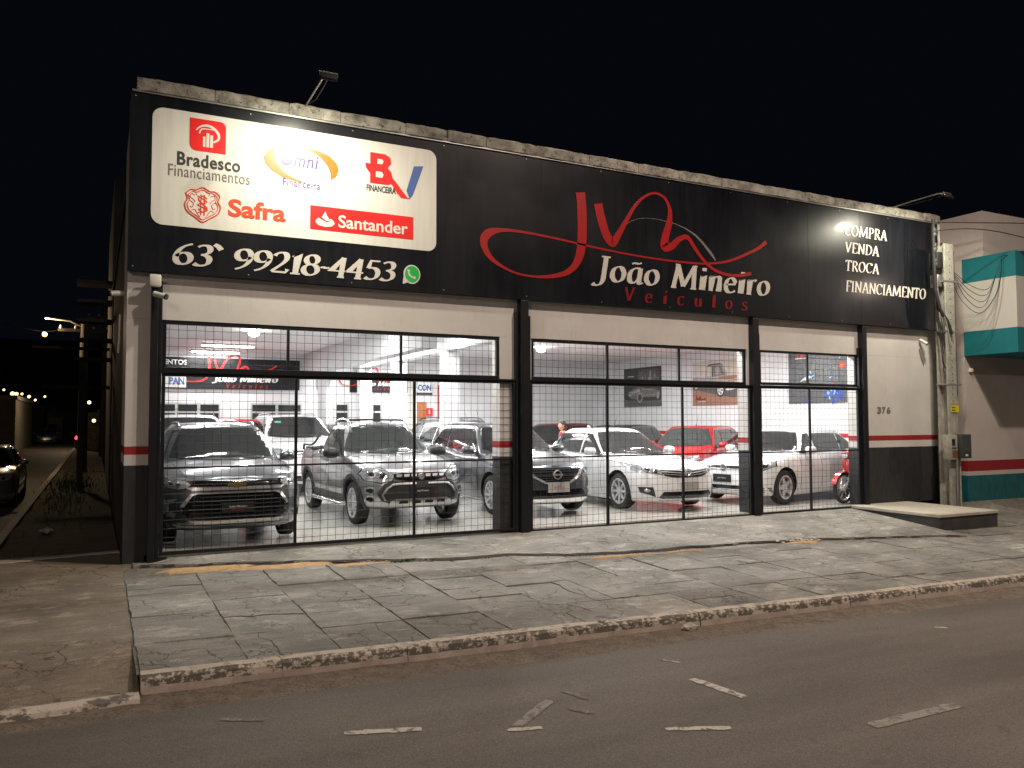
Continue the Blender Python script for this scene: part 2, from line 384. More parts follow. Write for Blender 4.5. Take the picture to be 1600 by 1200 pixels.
class Car:
    """x forward, y left, z up; nose at +x; origin on the ground in the middle"""
    def __init__(s, paint, L=4.3, Wd=1.77, H=1.5, wb=2.6, fo=.85, clear=.19, hood_f=.74, cowl=.98, belt=.97, belt_r=1.04,
                 deck=None, xwb=None, xrt=None, xrr=None, xrb=None, roofw=.66, wr=.33, arch=.39, nf=2.9, nr=3.6, cladding=False,
                 name='parked_car', spokes=10, tail_z=None, bowf=.34, wheel_paint='alloy', gh_w=.915, crown=.05):
        s.paint, s.L, s.W, s.H, s.wb = paint, L, Wd, H, wb
        s.xf = L/2; s.xr = -L/2; s.ax = s.xf-fo; s.rx = s.ax-wb; s.wr = wr; s.clear = clear
        s.root = empty(name)
        xwb = s.ax-.32 if xwb is None else xwb; s.xwb = xwb
        s.xrt = xwb-.78 if xrt is None else xrt
        s.xrr = s.xr+.55 if xrr is None else xrr; s.xrb = s.xr+.12 if xrb is None else xrb
        deck = belt_r if deck is None else deck
        s.belt, s.belt_r, s.cowl, s.hood_f = belt, belt_r, cowl, hood_f
        zt = [(s.xr, deck-.08), (s.xr+.25, deck), (s.xrb, deck if s.xrb > s.xr+.5 else belt_r), (s.rx+.2, belt_r), (0, belt), (xwb, lerp(belt, cowl, .4)-.01), (s.ax, lerp(hood_f, cowl, .66)-.02), (s.xf-.25, hood_f+.03), (s.xf, hood_f-.02)]
        zt = sorted(zt); zt = [p for i, p in enumerate(zt) if i == 0 or p[0] > zt[i-1][0]+.02]
        zbp = [(s.xr, clear+.12), (s.rx, clear+.03), (0, clear), (s.ax, clear), (s.xf, clear+.02)]
        s.zt = zt
        prof = [(0, .90, -.10, .05), (.06, .94, -.03, .02), (.18, .972, 0, 0), (.36, .99, -.005, 0), (.55, 1.0, -.02, -.01), (.70, .998, -.04, -.03), (.78, .985, -.05, -.03), (.86, .978, -.06, -.04), (.95, .955, -.085, -.06), (1.0, .925, -.12, -.09)]
        levels = []
        for v, wf, df, dr in prof:
            pl = ring_plan(s.xf+df, s.xr-dr, Wd/2*wf, nf, nr, .80, .55)
            levels.append([(x, y, lerp(interp(x, zbp), interp(x, zt), v)) for x, y in pl])
        yw = Wd/2*.925
        def lid(p, u):
            x, y, z = p; c = crown+.015
            c *= max(0, min(1, (s.xf-.10-x)/.35))**.6 * max(0, min(1, (x-s.xr-.05)/.3))**.6
            c += .03*max(0, min(1, (s.xf-.2-x)/.4))*(1 if x > xwb-.3 else .2)
            a = abs(u)
            return (x, y*u, z+c*(1-a**2.6)-(.012*math.exp(-((a-.72)/.07)**2) if x > xwb-.2 else 0))
        b1 = skin(levels, lid)
        # greenhouse
        wg = Wd/2*gh_w; wt = Wd/2*roofw; zb0 = min(belt, belt_r)-.06
        s.g = dict(wg=wg, wt=wt, zb=zb0)
        gl = []
        zr = H-.035
        for v, ins, dz in [(0, 0, 0), (.2, 0, 0), (.4, 0, 0), (.6, 0, 0), (.8, .0, 0), (.92, .004, 0), (.97, .014, 0), (1.0, .035, .004), (1.0, .07, .018)]:
            bul = .022*math.sin(PI*min(1, v))
            xf_ = lerp(xwb+.04, s.xrt, v)+bul*1.2-ins*1.6; xr_ = lerp(s.xrb, s.xrr, v)-bul*.8+ins*1.2
            w_ = lerp(wg, wt, v)+bul-ins
            pl = ring_plan(xf_, xr_, w_, 2.3, 3.0, lerp(bowf, .22, v), .26)
            rf = lambda x: .0 - .03*((x-(s.xrt+s.xrr)/2)/((s.xrt-s.xrr)/2+.01))**2*min(1, v*1.2)
            gl.append([(x, y, lerp(zb0, zr, v)+dz+rf(x)*(1 if v > .5 else v*2)) for x, y in pl])
        def glid(p, u):
            return (p[0], p[1]*u, p[2]+.02*(1-abs(u)**2.4)*max(0, min(1, (s.xrt-p[0]+.02)/.3))**.5*max(0, min(1, (p[0]-s.xrr+.02)/.3))**.5)
        b2 = skin(gl, glid)
        # rays hit both shells
        vs, fs = [], []
        for b in (b1, b2):
            o = len(vs); b.verts.ensure_lookup_table(); vs += [v.co.copy() for v in b.verts]; b.verts.index_update()
            fs += [[v.index+o for v in f.verts] for f in b.faces]
        s.bvh = BVHTree.FromPolygons(vs, fs)
        # wheel arches cut out of the lower shell
        bo = obj('body', b1, [paint, 'dark_void']); s.body = bo
        cut = bmesh.new()
        for x in (s.ax, s.rx):
            for sg in (1, -1):
                q = lathe([(0, sg*(Wd/2+.1)), (arch, sg*(Wd/2+.1)), (arch, sg*(Wd/2-.30)), (0, sg*(Wd/2-.30))], 'y', 28, (x, 0, wr+.015))
                for f in q.faces: f.material_index = 1
                me_ = bpy.data.meshes.new('c'); q.to_mesh(me_); q.free(); cut.from_mesh(me_); bpy.data.meshes.remove(me_)
        bmesh.ops.recalc_face_normals(cut, faces=cut.faces)
        co = obj('cutter', cut, [paint, 'dark_void'])
        md = bo.modifiers.new('b', 'BOOLEAN'); md.operation = 'DIFFERENCE'; md.solver = 'EXACT'; md.object = co
        bpy.context.view_layer.update()
        me = bpy.data.meshes.new_from_object(bo.evaluated_get(bpy.context.evaluated_depsgraph_get()))
        bo.modifiers.clear(); bpy.data.objects.remove(co)
        bb = bmesh.new(); bb.from_mesh(me); m2 = bpy.data.meshes.new('x'); b2.to_mesh(m2); b2.free(); bb.from_mesh(m2); bpy.data.meshes.remove(m2)
        bb.to_mesh(bo.data); bb.free(); bpy.data.meshes.remove(me)
        bo.data.shade_smooth(); bo.data.set_sharp_from_angle(angle=R(38)); bo.parent = s.root
        if cladding:
            for x in (s.ax, s.rx):
                for sg in (1, -1): s.arch_lip(x, sg, arch)
            for sg in (1, -1):
                s.patch('sill_cladding', [(s.ax-arch-.02, clear+.0), (s.rx+arch+.02, clear+.0), (s.rx+arch+.04, clear+.16), (s.ax-arch-.04, clear+.16)], (0, sg), 'black_plastic', .012, par=bo)
        s.wheels(spokes, wheel_paint)
    # ---- surface patches: polygon (u, z) seen along horizontal direction d=(dx,dy) from outside
    def patch(s, name, poly, d, mat, off=.004, par=None, thick=.02, res=.07, sm=60):
        d = Vector((d[0], d[1], 0)).normalized(); e = Vector((-d.y, d.x, 0))
        if d.y > .9: e = Vector((1, 0, 0))
        if d.y < -.9: e = Vector((1, 0, 0))
        if d.x > .9 or d.x < -.9: e = Vector((0, 1, 0))
        bm = bmesh.new(); vs = [bm.verts.new((a, b, 0)) for a, b in poly]
        for t in tessellate_polygon([[Vector((a, b, 0)) for a, b in poly]]):
            try: bm.faces.new([vs[i] for i in t])
            except ValueError: pass
        us = [p[0] for p in poly]; zs = [p[1] for p in poly]
        for ax_, lo, hi in ((0, min(us), max(us)), (1, min(zs), max(zs))):
            k = max(1, int((hi-lo)/res+.5))
            for i in range(1, k):
                c = lerp(lo, hi, i/k); no = (1, 0, 0) if ax_ == 0 else (0, 1, 0); co = (c, 0, 0) if ax_ == 0 else (0, c, 0)
                bmesh.ops.bisect_plane(bm, geom=bm.verts[:]+bm.edges[:]+bm.faces[:], plane_co=co, plane_no=no)
        bmesh.ops.dissolve_degenerate(bm, dist=1e-4, edges=bm.edges[:])
        nv = []
        for v in bm.verts:
            o = e*v.co.x+Vector((0, 0, v.co.y))+d*6
            loc, no, i, dist = s.bvh.ray_cast(o, -d)
            if loc is None:
                loc, no, i, dist = s.bvh.find_nearest(e*v.co.x+Vector((0, 0, v.co.y))+d*(1.9 if abs(d.x) > .5 else .8))
            nv.append((loc, no if no.dot(d) > 0 else -no))
        for v, (loc, no) in zip(bm.verts, nv): v.co = loc+(no*.5+d*.5).normalized()*off
        bmesh.ops.recalc_face_normals(bm, faces=bm.faces)
        f0 = bm.faces[:]
        if f0 and sum(f.normal.dot(d) for f in f0) < 0: bmesh.ops.reverse_faces(bm, faces=f0)
        be = [e_ for e_ in bm.edges if e_.is_boundary]
        r = bmesh.ops.extrude_edge_only(bm, edges=be)
        for v in [g for g in r['geom'] if isinstance(g, bmesh.types.BMVert)]: v.co -= d*(thick+off)
        return obj(name, bm, mat, par or s.root, smooth=sm)
    def both(s, name, poly, d, mat, **k):
        """the same patch on both sides (mirrored in y)"""
        a = s.patch(name, poly, d, mat, **k)
        if abs(d[0]) > .9: b = s.patch(name, [(-u, z) for u, z in poly], d, mat, **k)
        elif abs(d[1]) > .9: b = s.patch(name, poly, (d[0], -d[1]), mat, **k)
        else: b = s.patch(name, [(-u, z) for u, z in poly], (d[0], -d[1]), mat, **k)
        return a, b
    def arch_lip(s, x, sg, arch):
        bm = bmesh.new(); n = 20; rows = []
        for i in range(n+1):
            a = R(lerp(-12, 192, i/n)); row = []
            for rr, o in ((arch-.012, -.02), (arch-.012, .012), (arch+.05, .016), (arch+.055, -.02)):
                px, pz = x+rr*math.cos(a), s.wr+.015+rr*math.sin(a)
                loc, no, ii, dd = s.bvh.ray_cast(Vector((px, sg*3, max(pz, s.clear+.03))), Vector((0, -sg, 0)))
                yy = loc.y if loc else sg*s.W/2
                row.append(bm.verts.new((px, yy+sg*o, pz)))
            rows.append(row)
        for a, b in zip(rows, rows[1:]):
            for k in range(3): bm.faces.new((a[k], a[k+1], b[k+1], b[k]))
        bmesh.ops.recalc_face_normals(bm, faces=bm.faces)
        obj('wheel_arch_trim', bm, 'black_plastic', s.root, smooth=40)
    def wheels(s, spokes, wp):
        r = s.wr; w = .21; rr = r*.70
        tyre = lathe([(rr, -w/2+.01), (r*.86, -w/2), (r*.95, -w/2+.012), (r, -w/2+.04), (r, w/2-.04), (r*.95, w/2-.012), (r*.86, w/2), (rr, w/2-.01)], 'y', 36, closed=True)
        rim = bmesh.new()
        for bm_ in (lathe([(rr+.004, w/2-.008), (rr-.022, w/2-.004), (rr-.028, w/2-.03), (rr-.03, -w/2+.01), (rr+.004, -w/2+.01)], 'y', 36),
                    lathe([(0, w/2-.018), (.05, w/2-.022), (.062, w/2-.04), (.06, w/2-.08), (0, w/2-.08)], 'y', 18)):
            m_ = bpy.data.meshes.new('x'); bm_.to_mesh(m_); bm_.free(); rim.from_mesh(m_); bpy.data.meshes.remove(m_)
        for k in range(spokes):
            a = 2*PI*k/spokes; c, sn = math.cos(a), math.sin(a); hw = (.030 if spokes > 6 else .052) if spokes > 0 else .03
            def pt(rad, t, y): return (rad*c-t*sn, y, rad*sn+t*c)
            q = [rim.verts.new(pt(*p)) for p in ((.045, -hw*.9, w/2-.028), (.045, hw*.9, w/2-.028), (rr-.012, hw*.62, w/2-.012), (rr-.012, -hw*.62, w/2-.012),
                                                (.045, -hw*.9, w/2-.06), (.045, hw*.9, w/2-.06), (rr-.012, hw*.62, w/2-.045), (rr-.012, -hw*.62, w/2-.045))]
            for f in ((0, 1, 2, 3), (0, 3, 7, 4), (1, 5, 6, 2), (4, 7, 6, 5)): rim.faces.new([q[i] for i in f])
        bmesh.ops.recalc_face_normals(rim, faces=rim.faces)
        brake = lathe([(0, 0.02), (rr*.72, .02), (rr*.72, 0), (0, 0)], 'y', 24)
        to = obj('tyre', tyre, 'rubber', None, 40); ro = obj('rim', rim, wp, None, 30); bo = obj('brake_disc', brake, 'black_plastic', None, 40)
        first = True
        for x in (s.ax, s.rx):
            for sg in (1, -1):
                wo = empty('wheel', (x, sg*(s.W/2-w/2-.015), r), 0 if sg == 1 else PI, s.root)
                for p in (to, ro, bo):
                    q = p if first else p.copy()
                    if not first: COL.objects.link(q)
                    q.parent = wo
                first = False
    def sy(s, x, z, sg=1):
        loc, no, i, d = s.bvh.ray_cast(Vector((x, sg*4, z)), Vector((0, -sg, 0)))
        return loc.y if loc else sg*s.W/2
    def fx(s, y, z, sg=1):
        loc, no, i, d = s.bvh.ray_cast(Vector((sg*6, y, z)), Vector((-sg, 0, 0)))
        return loc.x if loc else sg*s.L/2
    def tz(s, x, y):
        loc, no, i, d = s.bvh.ray_cast(Vector((x, y, 4)), Vector((0, 0, -1)))
        return loc.z if loc else s.H
    def glass(s, panes, mat='glass', z0=None, z1=None, rear=True, wsw=.88):
        """panes: list of (x_front_bottom, x_rear_bottom, x_front_top, x_rear_top)"""
        g = s.g; zw0 = s.cowl+.035; zw1 = s.H-.085
        wb_ = g['wg']*wsw; wt_ = g['wt']*.90
        s.patch('windshield', [(-wb_, zw0+.02), (-wb_*.6, zw0-.005), (0, zw0-.015), (wb_*.6, zw0-.005), (wb_, zw0+.02), (lerp(wb_, wt_, .5)+.008, (zw0+zw1)/2), (wt_+.01, zw1-.05), (wt_-.03, zw1-.01), (wt_*.5, zw1+.006), (0, zw1+.01), (-wt_*.5, zw1+.006), (-wt_+.03, zw1-.01), (-wt_-.01, zw1-.05), (-lerp(wb_, wt_, .5)-.008, (zw0+zw1)/2)], (1, 0), mat, off=.008, res=.045)
        if rear:
            zr0 = s.belt_r+.05; zr1 = s.H-.11
            s.patch('rear_window', [(-wb_*.9, zr0), (wb_*.9, zr0), (wt_*.92, zr1), (-wt_*.92, zr1)], (-1, 0), mat, off=.008, res=.05)
        z0 = z0 or s.belt+.035; z1 = z1 or s.H-.125
        for poly in panes:
            s.both('side_window', poly, (0, 1), mat, off=.010, res=.045)
    def seams(s, xs, zlo, zhi=None, lean=0):
        for x in xs:
            zh = zhi or s.belt
            s.both('door_seam', [(x-.004, zlo), (x+.004, zlo), (x+.004+lean, zh), (x-.004+lean, zh)], (0, 1), 'seam', off=.003, thick=.004, res=.05)
    def handles(s, xs, z, mat=None):
        for x in xs:
            for sg in (1, -1):
                y = s.sy(x, z, sg)
                bm = tb([(x-.085, y-sg*.01, z), (x-.075, y+sg*.028, z+.002), (x, y+sg*.036, z+.005), (x+.075, y+sg*.028, z+.004), (x+.085, y-sg*.01, z+.003)], .012, 6)
                obj('door_handle', bm, mat or s.paint, s.root, 50)
    def mirrors(s, x, z, mat=None, size=1):
        for sg in (1, -1):
            y = s.g['wg']*sg*.97
            bm = bmesh.new(); n = 12; rings = []
            for k, (dx, sc) in enumerate([(-.055, .88), (-.05, 1), (-.01, 1.02), (.04, .88), (.075, .6), (.09, .2)]):
                rings.append([bm.verts.new((x+dx*size, y+sg*(.16*size+.115*size*sc*math.copysign(abs(math.cos(2*PI*q/n))**.75, math.cos(2*PI*q/n))), z+.07+.075*size*sc*math.copysign(abs(math.sin(2*PI*q/n))**.75, math.sin(2*PI*q/n)))) for q in range(n)])
            for a, b in zip(rings, rings[1:]):
                for q in range(n): bm.faces.new((a[q], a[(q+1) % n], b[(q+1) % n], b[q]))
            bm.faces.new(rings[0]); bm.faces.new(rings[-1]); bmesh.ops.recalc_face_normals(bm, faces=bm.faces)
            mo = obj('mirror', bm, mat or s.paint, s.root, 50)
            obj('mirror_glass', bx(x-.064*size, x-.057*size, y+sg*.16*size-.095*size, y+sg*.16*size+.095*size, z+.015, z+.125, bev=.002), 'glass', mo)
            obj('mirror_stalk', tb([(x+.02, y-sg*.06, z-.01), (x+.015, y+sg*.02, z+.015), (x, y+sg*.09, z+.03)], .02, 6), 'black_plastic', mo, 50)
    def wipers(s):
        for y0, y1 in ((-.05, .5), (-.6, -.08)):
            pts = []
            for k in range(6):
                y = lerp(y0, y1, k/5); z = s.cowl+.04+.015*k/5
                pts.append((s.fx(y, z)+.015, y, z))
            obj('wiper', tb(pts, .008, 5), 'black_plastic', s.root)
    def antenna(s, x, fin=False):
        z = s.tz(x, 0)
        if fin: obj('antenna', prism([(x-.09, z-.01), (x+.08, z-.01), (x-.02, z+.045), (x-.085, z+.06)], -.015, .015, 'y'), s.paint, s.root)
        else: obj('antenna', tb([(x, 0, z-.01), (x-.04, 0, z+.04), (x-.16, 0, z+.26)], [.012, .006, .003], 6), 'black_plastic', s.root)
    def rails(s, mat='black_plastic', x0=None, x1=None, h=.045):
        x0 = x0 or s.xrt-.15; x1 = x1 or s.xrr+.1; y = s.g['wt']*.90
        for sg in (1, -1):
            pts = []
            for k in range(11):
                t = k/10; x = lerp(x0, x1, t); e = min(1, min(t, 1-t)*8)
                pts.append((x, sg*y, s.tz(x, sg*y)-.01+h*math.sqrt(e)))
            obj('roof_rail', tb(pts, .018, 6), mat, s.root, 50)
    def plate(s, z, mat='plate_grey', y=0, w=.40, h=.13, text=None, tmat='ink_black', rear=False, sub=None):
        sg = -1 if rear else 1
        x = max(abs(s.fx(y+q, z+r, sg)) for q in (-.18, 0, .18) for r in (-.05, .05))*sg+.01*sg
        po = obj('number_plate', bx(min(x, x+.012*sg), max(x, x+.012*sg), y-w/2, y+w/2, z-h/2, z+h/2, bev=.003), mat, s.root)
        if text and not rear:
            for i, (tx, tz_, hh, ww, tm) in enumerate(text):
                me = text_mesh(tx, 1); vs = [v.co.copy() for v in me.vertices]
                a0, a1 = min(v.x for v in vs), max(v.x for v in vs); b0, b1 = min(v.y for v in vs), max(v.y for v in vs)
                for v in me.vertices: v.co = (x+.0135+v.co.z*.2, y+lerp(-ww/2, ww/2, (v.co.x-a0)/(a1-a0)), z+tz_+lerp(-hh/2, hh/2, (v.co.y-b0)/(b1-b0)))
                me.materials.append(M[tm]); link('plate_lettering', me, po)
        return po
    def bars(s, name, zs, y, t, mat, off=.012, par=None, d=(1, 0)):
        for z in zs:
            yy = y(z) if callable(y) else y
            s.patch(name, [(-yy, z-t/2), (yy, z-t/2), (yy, z+t/2), (-yy, z+t/2)], d, mat, off=off, par=par, thick=.012, res=.12)
    def lamp(s, poly, d=(1, 0), lens=(), mat='lamp_glass', name='headlight', off=.012, lens_r=.055, frame='gloss_black'):
        """headlight pair: dark housing rim, glass, round lenses"""
        out = []
        for sg in (1, -1):
            pp = [(u*sg, z) for u, z in poly]; dd = (d[0], d[1]*sg)
            h = s.patch(name, pp, dd, mat, off=off, thick=.02, res=.04)
            cx = sum(p[0] for p in pp)/len(pp); cz = sum(p[1] for p in pp)/len(pp)
            if frame: s.patch('headlight_trim', [(cx+(u-cx)*1.06, cz+(z-cz)*1.10) for u, z in pp], dd, frame, off=off*.45, par=h, res=.04)
            for u, z, r in lens:
                s.patch('lens', ellipse(u*sg, z, r, r, 14), dd, 'lamp_lens', off=off+.006, par=h, res=.05)
                s.patch('lens_centre', ellipse(u*sg, z, r*.62, r*.62, 12), dd, 'glass', off=off+.010, par=h, res=.05)
            out.append(h)
        return out
    def hood_line(s):
        """shut line between bonnet and wings"""
        for sg in (1, -1):
            pts = []
            for k in range(9):
                t = k/8; x = lerp(s.xf-.22, s.xwb+.02, t); y = sg*s.W/2*lerp(.70, .80, t)
                pts.append((x, y, s.tz(x, y)+.0005))
            bm = bmesh.new(); V = [[bm.verts.new((p[0], p[1]+o, s.tz(p[0], p[1]+o)+.0012)) for o in (-.004, .004)] for p in pts]
            for a, b in zip(V, V[1:]): bm.faces.new((a[0], a[1], b[1], b[0]))
            obj('bonnet_seam', bm, 'seam', s.root)
    def place(s, x, y, heading, label, cat='car', group=None):
        """x, y = world position of the middle of the nose; heading in degrees: 0 = nose to the street (-Y), + = nose turned to +X"""
        rz = R(-90+heading); fx_, fy_ = math.cos(rz), math.sin(rz)
        s.root.location = (x-fx_*s.xf, y-fy_*s.xf, 0); s.root.rotation_euler = (0, 0, rz)
        tag(s.root, label, cat, group)
        return s
def side_panes(c, parts, z0=None, z1=None, rake_r=.25, xb=None, tri=True):
    """side window polygons for a normal cabin: parts = x of the pillars between panes (bottom), front to rear"""
    z0 = z0 or c.belt+.03; z1 = z1 or c.H-.115
    zb, zr = c.g['zb'], c.H-.035
    def xfr(z): v = (z-zb)/(zr-zb); return lerp(c.xwb+.04, c.xrt, v)-lerp(.34, .22, v)*.72
    def xre(z): v = (z-zb)/(zr-zb); return lerp(c.xrb, c.xrr, v)+.20
    zr0 = z0+(c.belt_r-c.belt)*.9
    top_f = xfr(z1)-.02; top_r = xre(z1)
    F = [(xfr(z0)-.02, z0), (top_f, z1-.015), (top_f-.12, z1)]
    Rr = [(top_r+.10, z1-.01), (top_r-.0, z1-.05), (xre(zr0)+.02, zr0+.04), (xre(zr0)+.05, zr0)]
    out = []
    xs = parts
    zb_at = lambda x: lerp(z0, zr0, max(0, min(1, (F[0][0]-x)/(F[0][0]-Rr[-1][0]))))
    for i in range(len(xs)+1):
        left = F if i == 0 else [(xs[i-1]-.025, zb_at(xs[i-1])), (xs[i-1]-.045, z1)]
        right = Rr if i == len(xs) else [(xs[i]+.025, z1), (xs[i]+.045, zb_at(xs[i]))]
        out.append(left+right)
    return out
# ---------------------------------------------------------------- the individual car models
def suv_dark():
    c = Car('paint_grey', L=4.27, Wd=1.80, H=1.60, wb=2.57, fo=.88, clear=.2, hood_f=.86, cowl=1.05, belt=1.02, belt_r=1.10, wr=.345, arch=.40, cladding=True, roofw=.67, nf=3.0)
    c.glass(side_panes(c, [.10, -.95]))
    c.rails('chrome', h=.03); c.mirrors(c.ax-.72, 1.02); c.wipers(); c.hood_line()
    c.seams([c.ax-.50, .02, -.98], .3); c.handles([-.12+.0, -1.1+.12], .93)
    # slim upper grille between slanted lamps
    g = c.patch('upper_grille', [(-.62, .80), (-.60, .775), (.60, .775), (.62, .80), (.60, .85), (-.60, .85)], (1, 0), 'gloss_black', off=.008)
    c.patch('chrome_strip', [(-.56, .725), (.56, .725), (.62, .762), (-.62, .762)], (1, 0), 'chrome', off=.014, par=g)
    x = c.fx(0, .79)+.02
    e = obj('emblem', prism([(-.105, .775), (-.04, .775), (-.045, .757), (.035, .757), (.04, .775), (.115, .775), (.105, .812), (.045, .812), (.05, .83), (-.035, .83), (-.04, .812), (-.115, .812)], x-.02, x+.012, 'x'), 'gold', c.root)
    c.lamp([(.60, .80), (.70, .83), (.86, .835), (.97, .80), (.92, .72), (.70, .73), (.58, .76)], (.8, .6), lens=[(.72, .78, .035)], mat='lamp_glass') if False else None
    c.lamp([(.56, .80), (.62, .845), (.86, .86), (.84, .765), (.70, .74), (.60, .76)], (1, 0), lens=[(.70, .80, .03), (.78, .81, .03)])
    m = c.patch('main_grille', [(-.50, .68), (-.56, .66), (-.66, .52), (-.66, .44), (-.55, .35), (.55, .35), (.66, .44), (.66, .52), (.56, .66), (.50, .68)], (1, 0), 'gloss_black', off=.006)
    c.bars('grille_slat', [.39, .44, .49, .54, .59, .64], lambda z: .60-.9*abs(z-.48), .012, 'black_plastic', off=.016, par=m)
    c.patch('grille_surround', [(-.50, .70), (-.57, .68), (-.69, .52), (-.64, .52), (-.545, .655), (-.49, .68), (.49, .68), (.545, .655), (.64, .52), (.69, .52), (.57, .68), (.50, .70)], (1, 0), 'chrome', off=.012, par=m)
    c.patch('bumper_strip', [(-.60, .345), (-.52, .305), (.52, .305), (.60, .345), (.50, .345), (-.50, .345)], (1, 0), 'chrome', off=.02)
    c.patch('lower_bumper', [(-.72, .20), (.72, .20), (.74, .30), (.6, .29), (-.6, .29), (-.74, .30)], (1, 0), 'black_plastic', off=.006)
    for sg in (1, -1):
        c.patch('fog_light_bezel', [(sg*.72, .62), (sg*.85, .60), (sg*.86, .42), (sg*.75, .38), (sg*.73, .43), (sg*.80, .46), (sg*.80, .56)], (1, 0), 'chrome', off=.010)
    c.plate(.50, 'plate_black', text=[('João Mineiro', .012, .03, .22, 'ink_white'), ('Veículos', -.03, .018, .16, 'paint_red')])
    return c
def pickup_silver():
    c = Car('paint_silver', L=4.43, Wd=1.74, H=1.60, wb=2.72, fo=.84, clear=.27, hood_f=.86, cowl=1.06, belt=1.02, belt_r=1.02, deck=1.10, wr=.335, arch=.39,
            cladding=True, xrt=.18, xwb=.98, xrr=-.78, xrb=-.98, roofw=.66, nf=2.7, spokes=6, name='pickup_truck')
    c.glass(side_panes(c, [-.02]), mat='glass_clear', wsw=.93)
    c.rails('chrome', x0=.25, x1=-.9, h=.085); c.mirrors(c.ax-.78, 1.02, 'black_plastic', 1.15); c.wipers(); c.antenna(.05); c.hood_line()
    # slim roof rack cross bar and bed rails
    for x in (.05, -.6):
        z = c.tz(x, 0)+.045
        obj('roof_bar', tb([(x, -.5, z), (x, 0, z+.015), (x, .5, z)], .018, 6), 'black_plastic', c.root, 50)
    obj('bed_cover', bx(-2.1, -1.05, -.72, .72, 1.07, 1.13, bev=.02), 'black_plastic', c.root, 40)
    for sg in (1, -1):
        obj('bed_rail', tb([(-1.0, sg*.74, 1.36), (-1.25, sg*.76, 1.22), (-1.5, sg*.76, 1.17), (-2.05, sg*.76, 1.17), (-2.1, sg*.76, 1.08)], .02, 6), 'black_plastic', c.root, 50)
        obj('side_step', tb([(c.ax-.42, sg*.80, .30), (c.ax-.5, sg*.90, .28), (c.rx+.5, sg*.90, .28), (c.rx+.42, sg*.80, .30)], .03, 8), 'chrome', c.root, 50)
    c.seams([c.ax-.52, -.08], .36); c.handles([.06], .92, 'chrome')
    c.both('body_moulding', [(c.ax-.45, .56), (c.rx+.45, .56), (c.rx+.45, .66), (c.ax-.45, .66)], (0, 1), 'paint_silver', off=.018)
    g = c.patch('upper_grille', [(-.44, .80), (-.40, .735), (-.2, .70), (.2, .70), (.40, .735), (.44, .80), (.3, .825), (-.3, .825)], (1, 0), 'gloss_black', off=.010)
    for k in range(-3, 4):
        c.patch('grille_tooth', [(k*.115-.04, .765), (k*.115+.03, .765), (k*.115+.05, .80), (k*.115-.04, .80)], (1, 0), 'chrome', off=.022, par=g, res=.2)
    x = c.fx(0, .76)+.02
    obj('emblem', lathe([(0, .02), (.045, .02), (.05, .008), (.05, -.03)], 'x', 18, (x, 0, .765)), 'chrome', g, 40)
    c.lamp([(.43, .79), (.50, .86), (.66, .90), (.80, .88), (.86, .80), (.80, .72), (.62, .70), (.46, .73)], (.94, .34), lens=[(.60, .79, .06), (.74, .81, .05)], frame=None) if False else None
    c.lamp([(.42, .78), (.48, .85), (.62, .905), (.77, .90), (.83, .80), (.79, .71), (.60, .68), (.45, .71)], (1, 0), lens=[(.58, .785, .055), (.71, .80, .05)])
    b = c.patch('bumper_guard', [(-.56, .66), (-.44, .70), (.44, .70), (.56, .66), (.66, .52), (.60, .40), (.40, .35), (-.40, .35), (-.60, .40), (-.66, .52)], (1, 0), 'black_plastic', off=.012)
    for sg in (1, -1):
        obj('guard_tube', tb([(c.fx(sg*u, z)+.03, sg*u, z) for u, z in ((.10, .665), (.36, .665), (.45, .655), (.53, .60), (.60, .50), (.56, .41))], .017, 6), 'paint_silver', b, 50)
        for z in (.56, .43):
            f = c.patch('fog_light', ellipse(sg*.735, z, .052, .052, 16), (1, 0), 'chrome', off=.014)
            c.patch('lens', ellipse(sg*.735, z, .038, .038, 14), (1, 0), 'glass', off=.022, par=f)
    s_ = c.patch('skid_plate', [(-.48, .40), (-.40, .44), (.40, .44), (.48, .40), (.50, .345), (-.50, .345)], (1, 0), 'paint_silver', off=.03)
    for y in (-.3, -.1, .1, .3): c.patch('slot', [(y-.07, .375), (y+.07, .375), (y+.06, .41), (y-.06, .41)], (1, 0), 'dark_void', off=.036, par=s_, res=.2)
    c.plate(.55, 'plate_black', text=[('João Mineiro', .0, .035, .2, 'ink_white')])
    return c
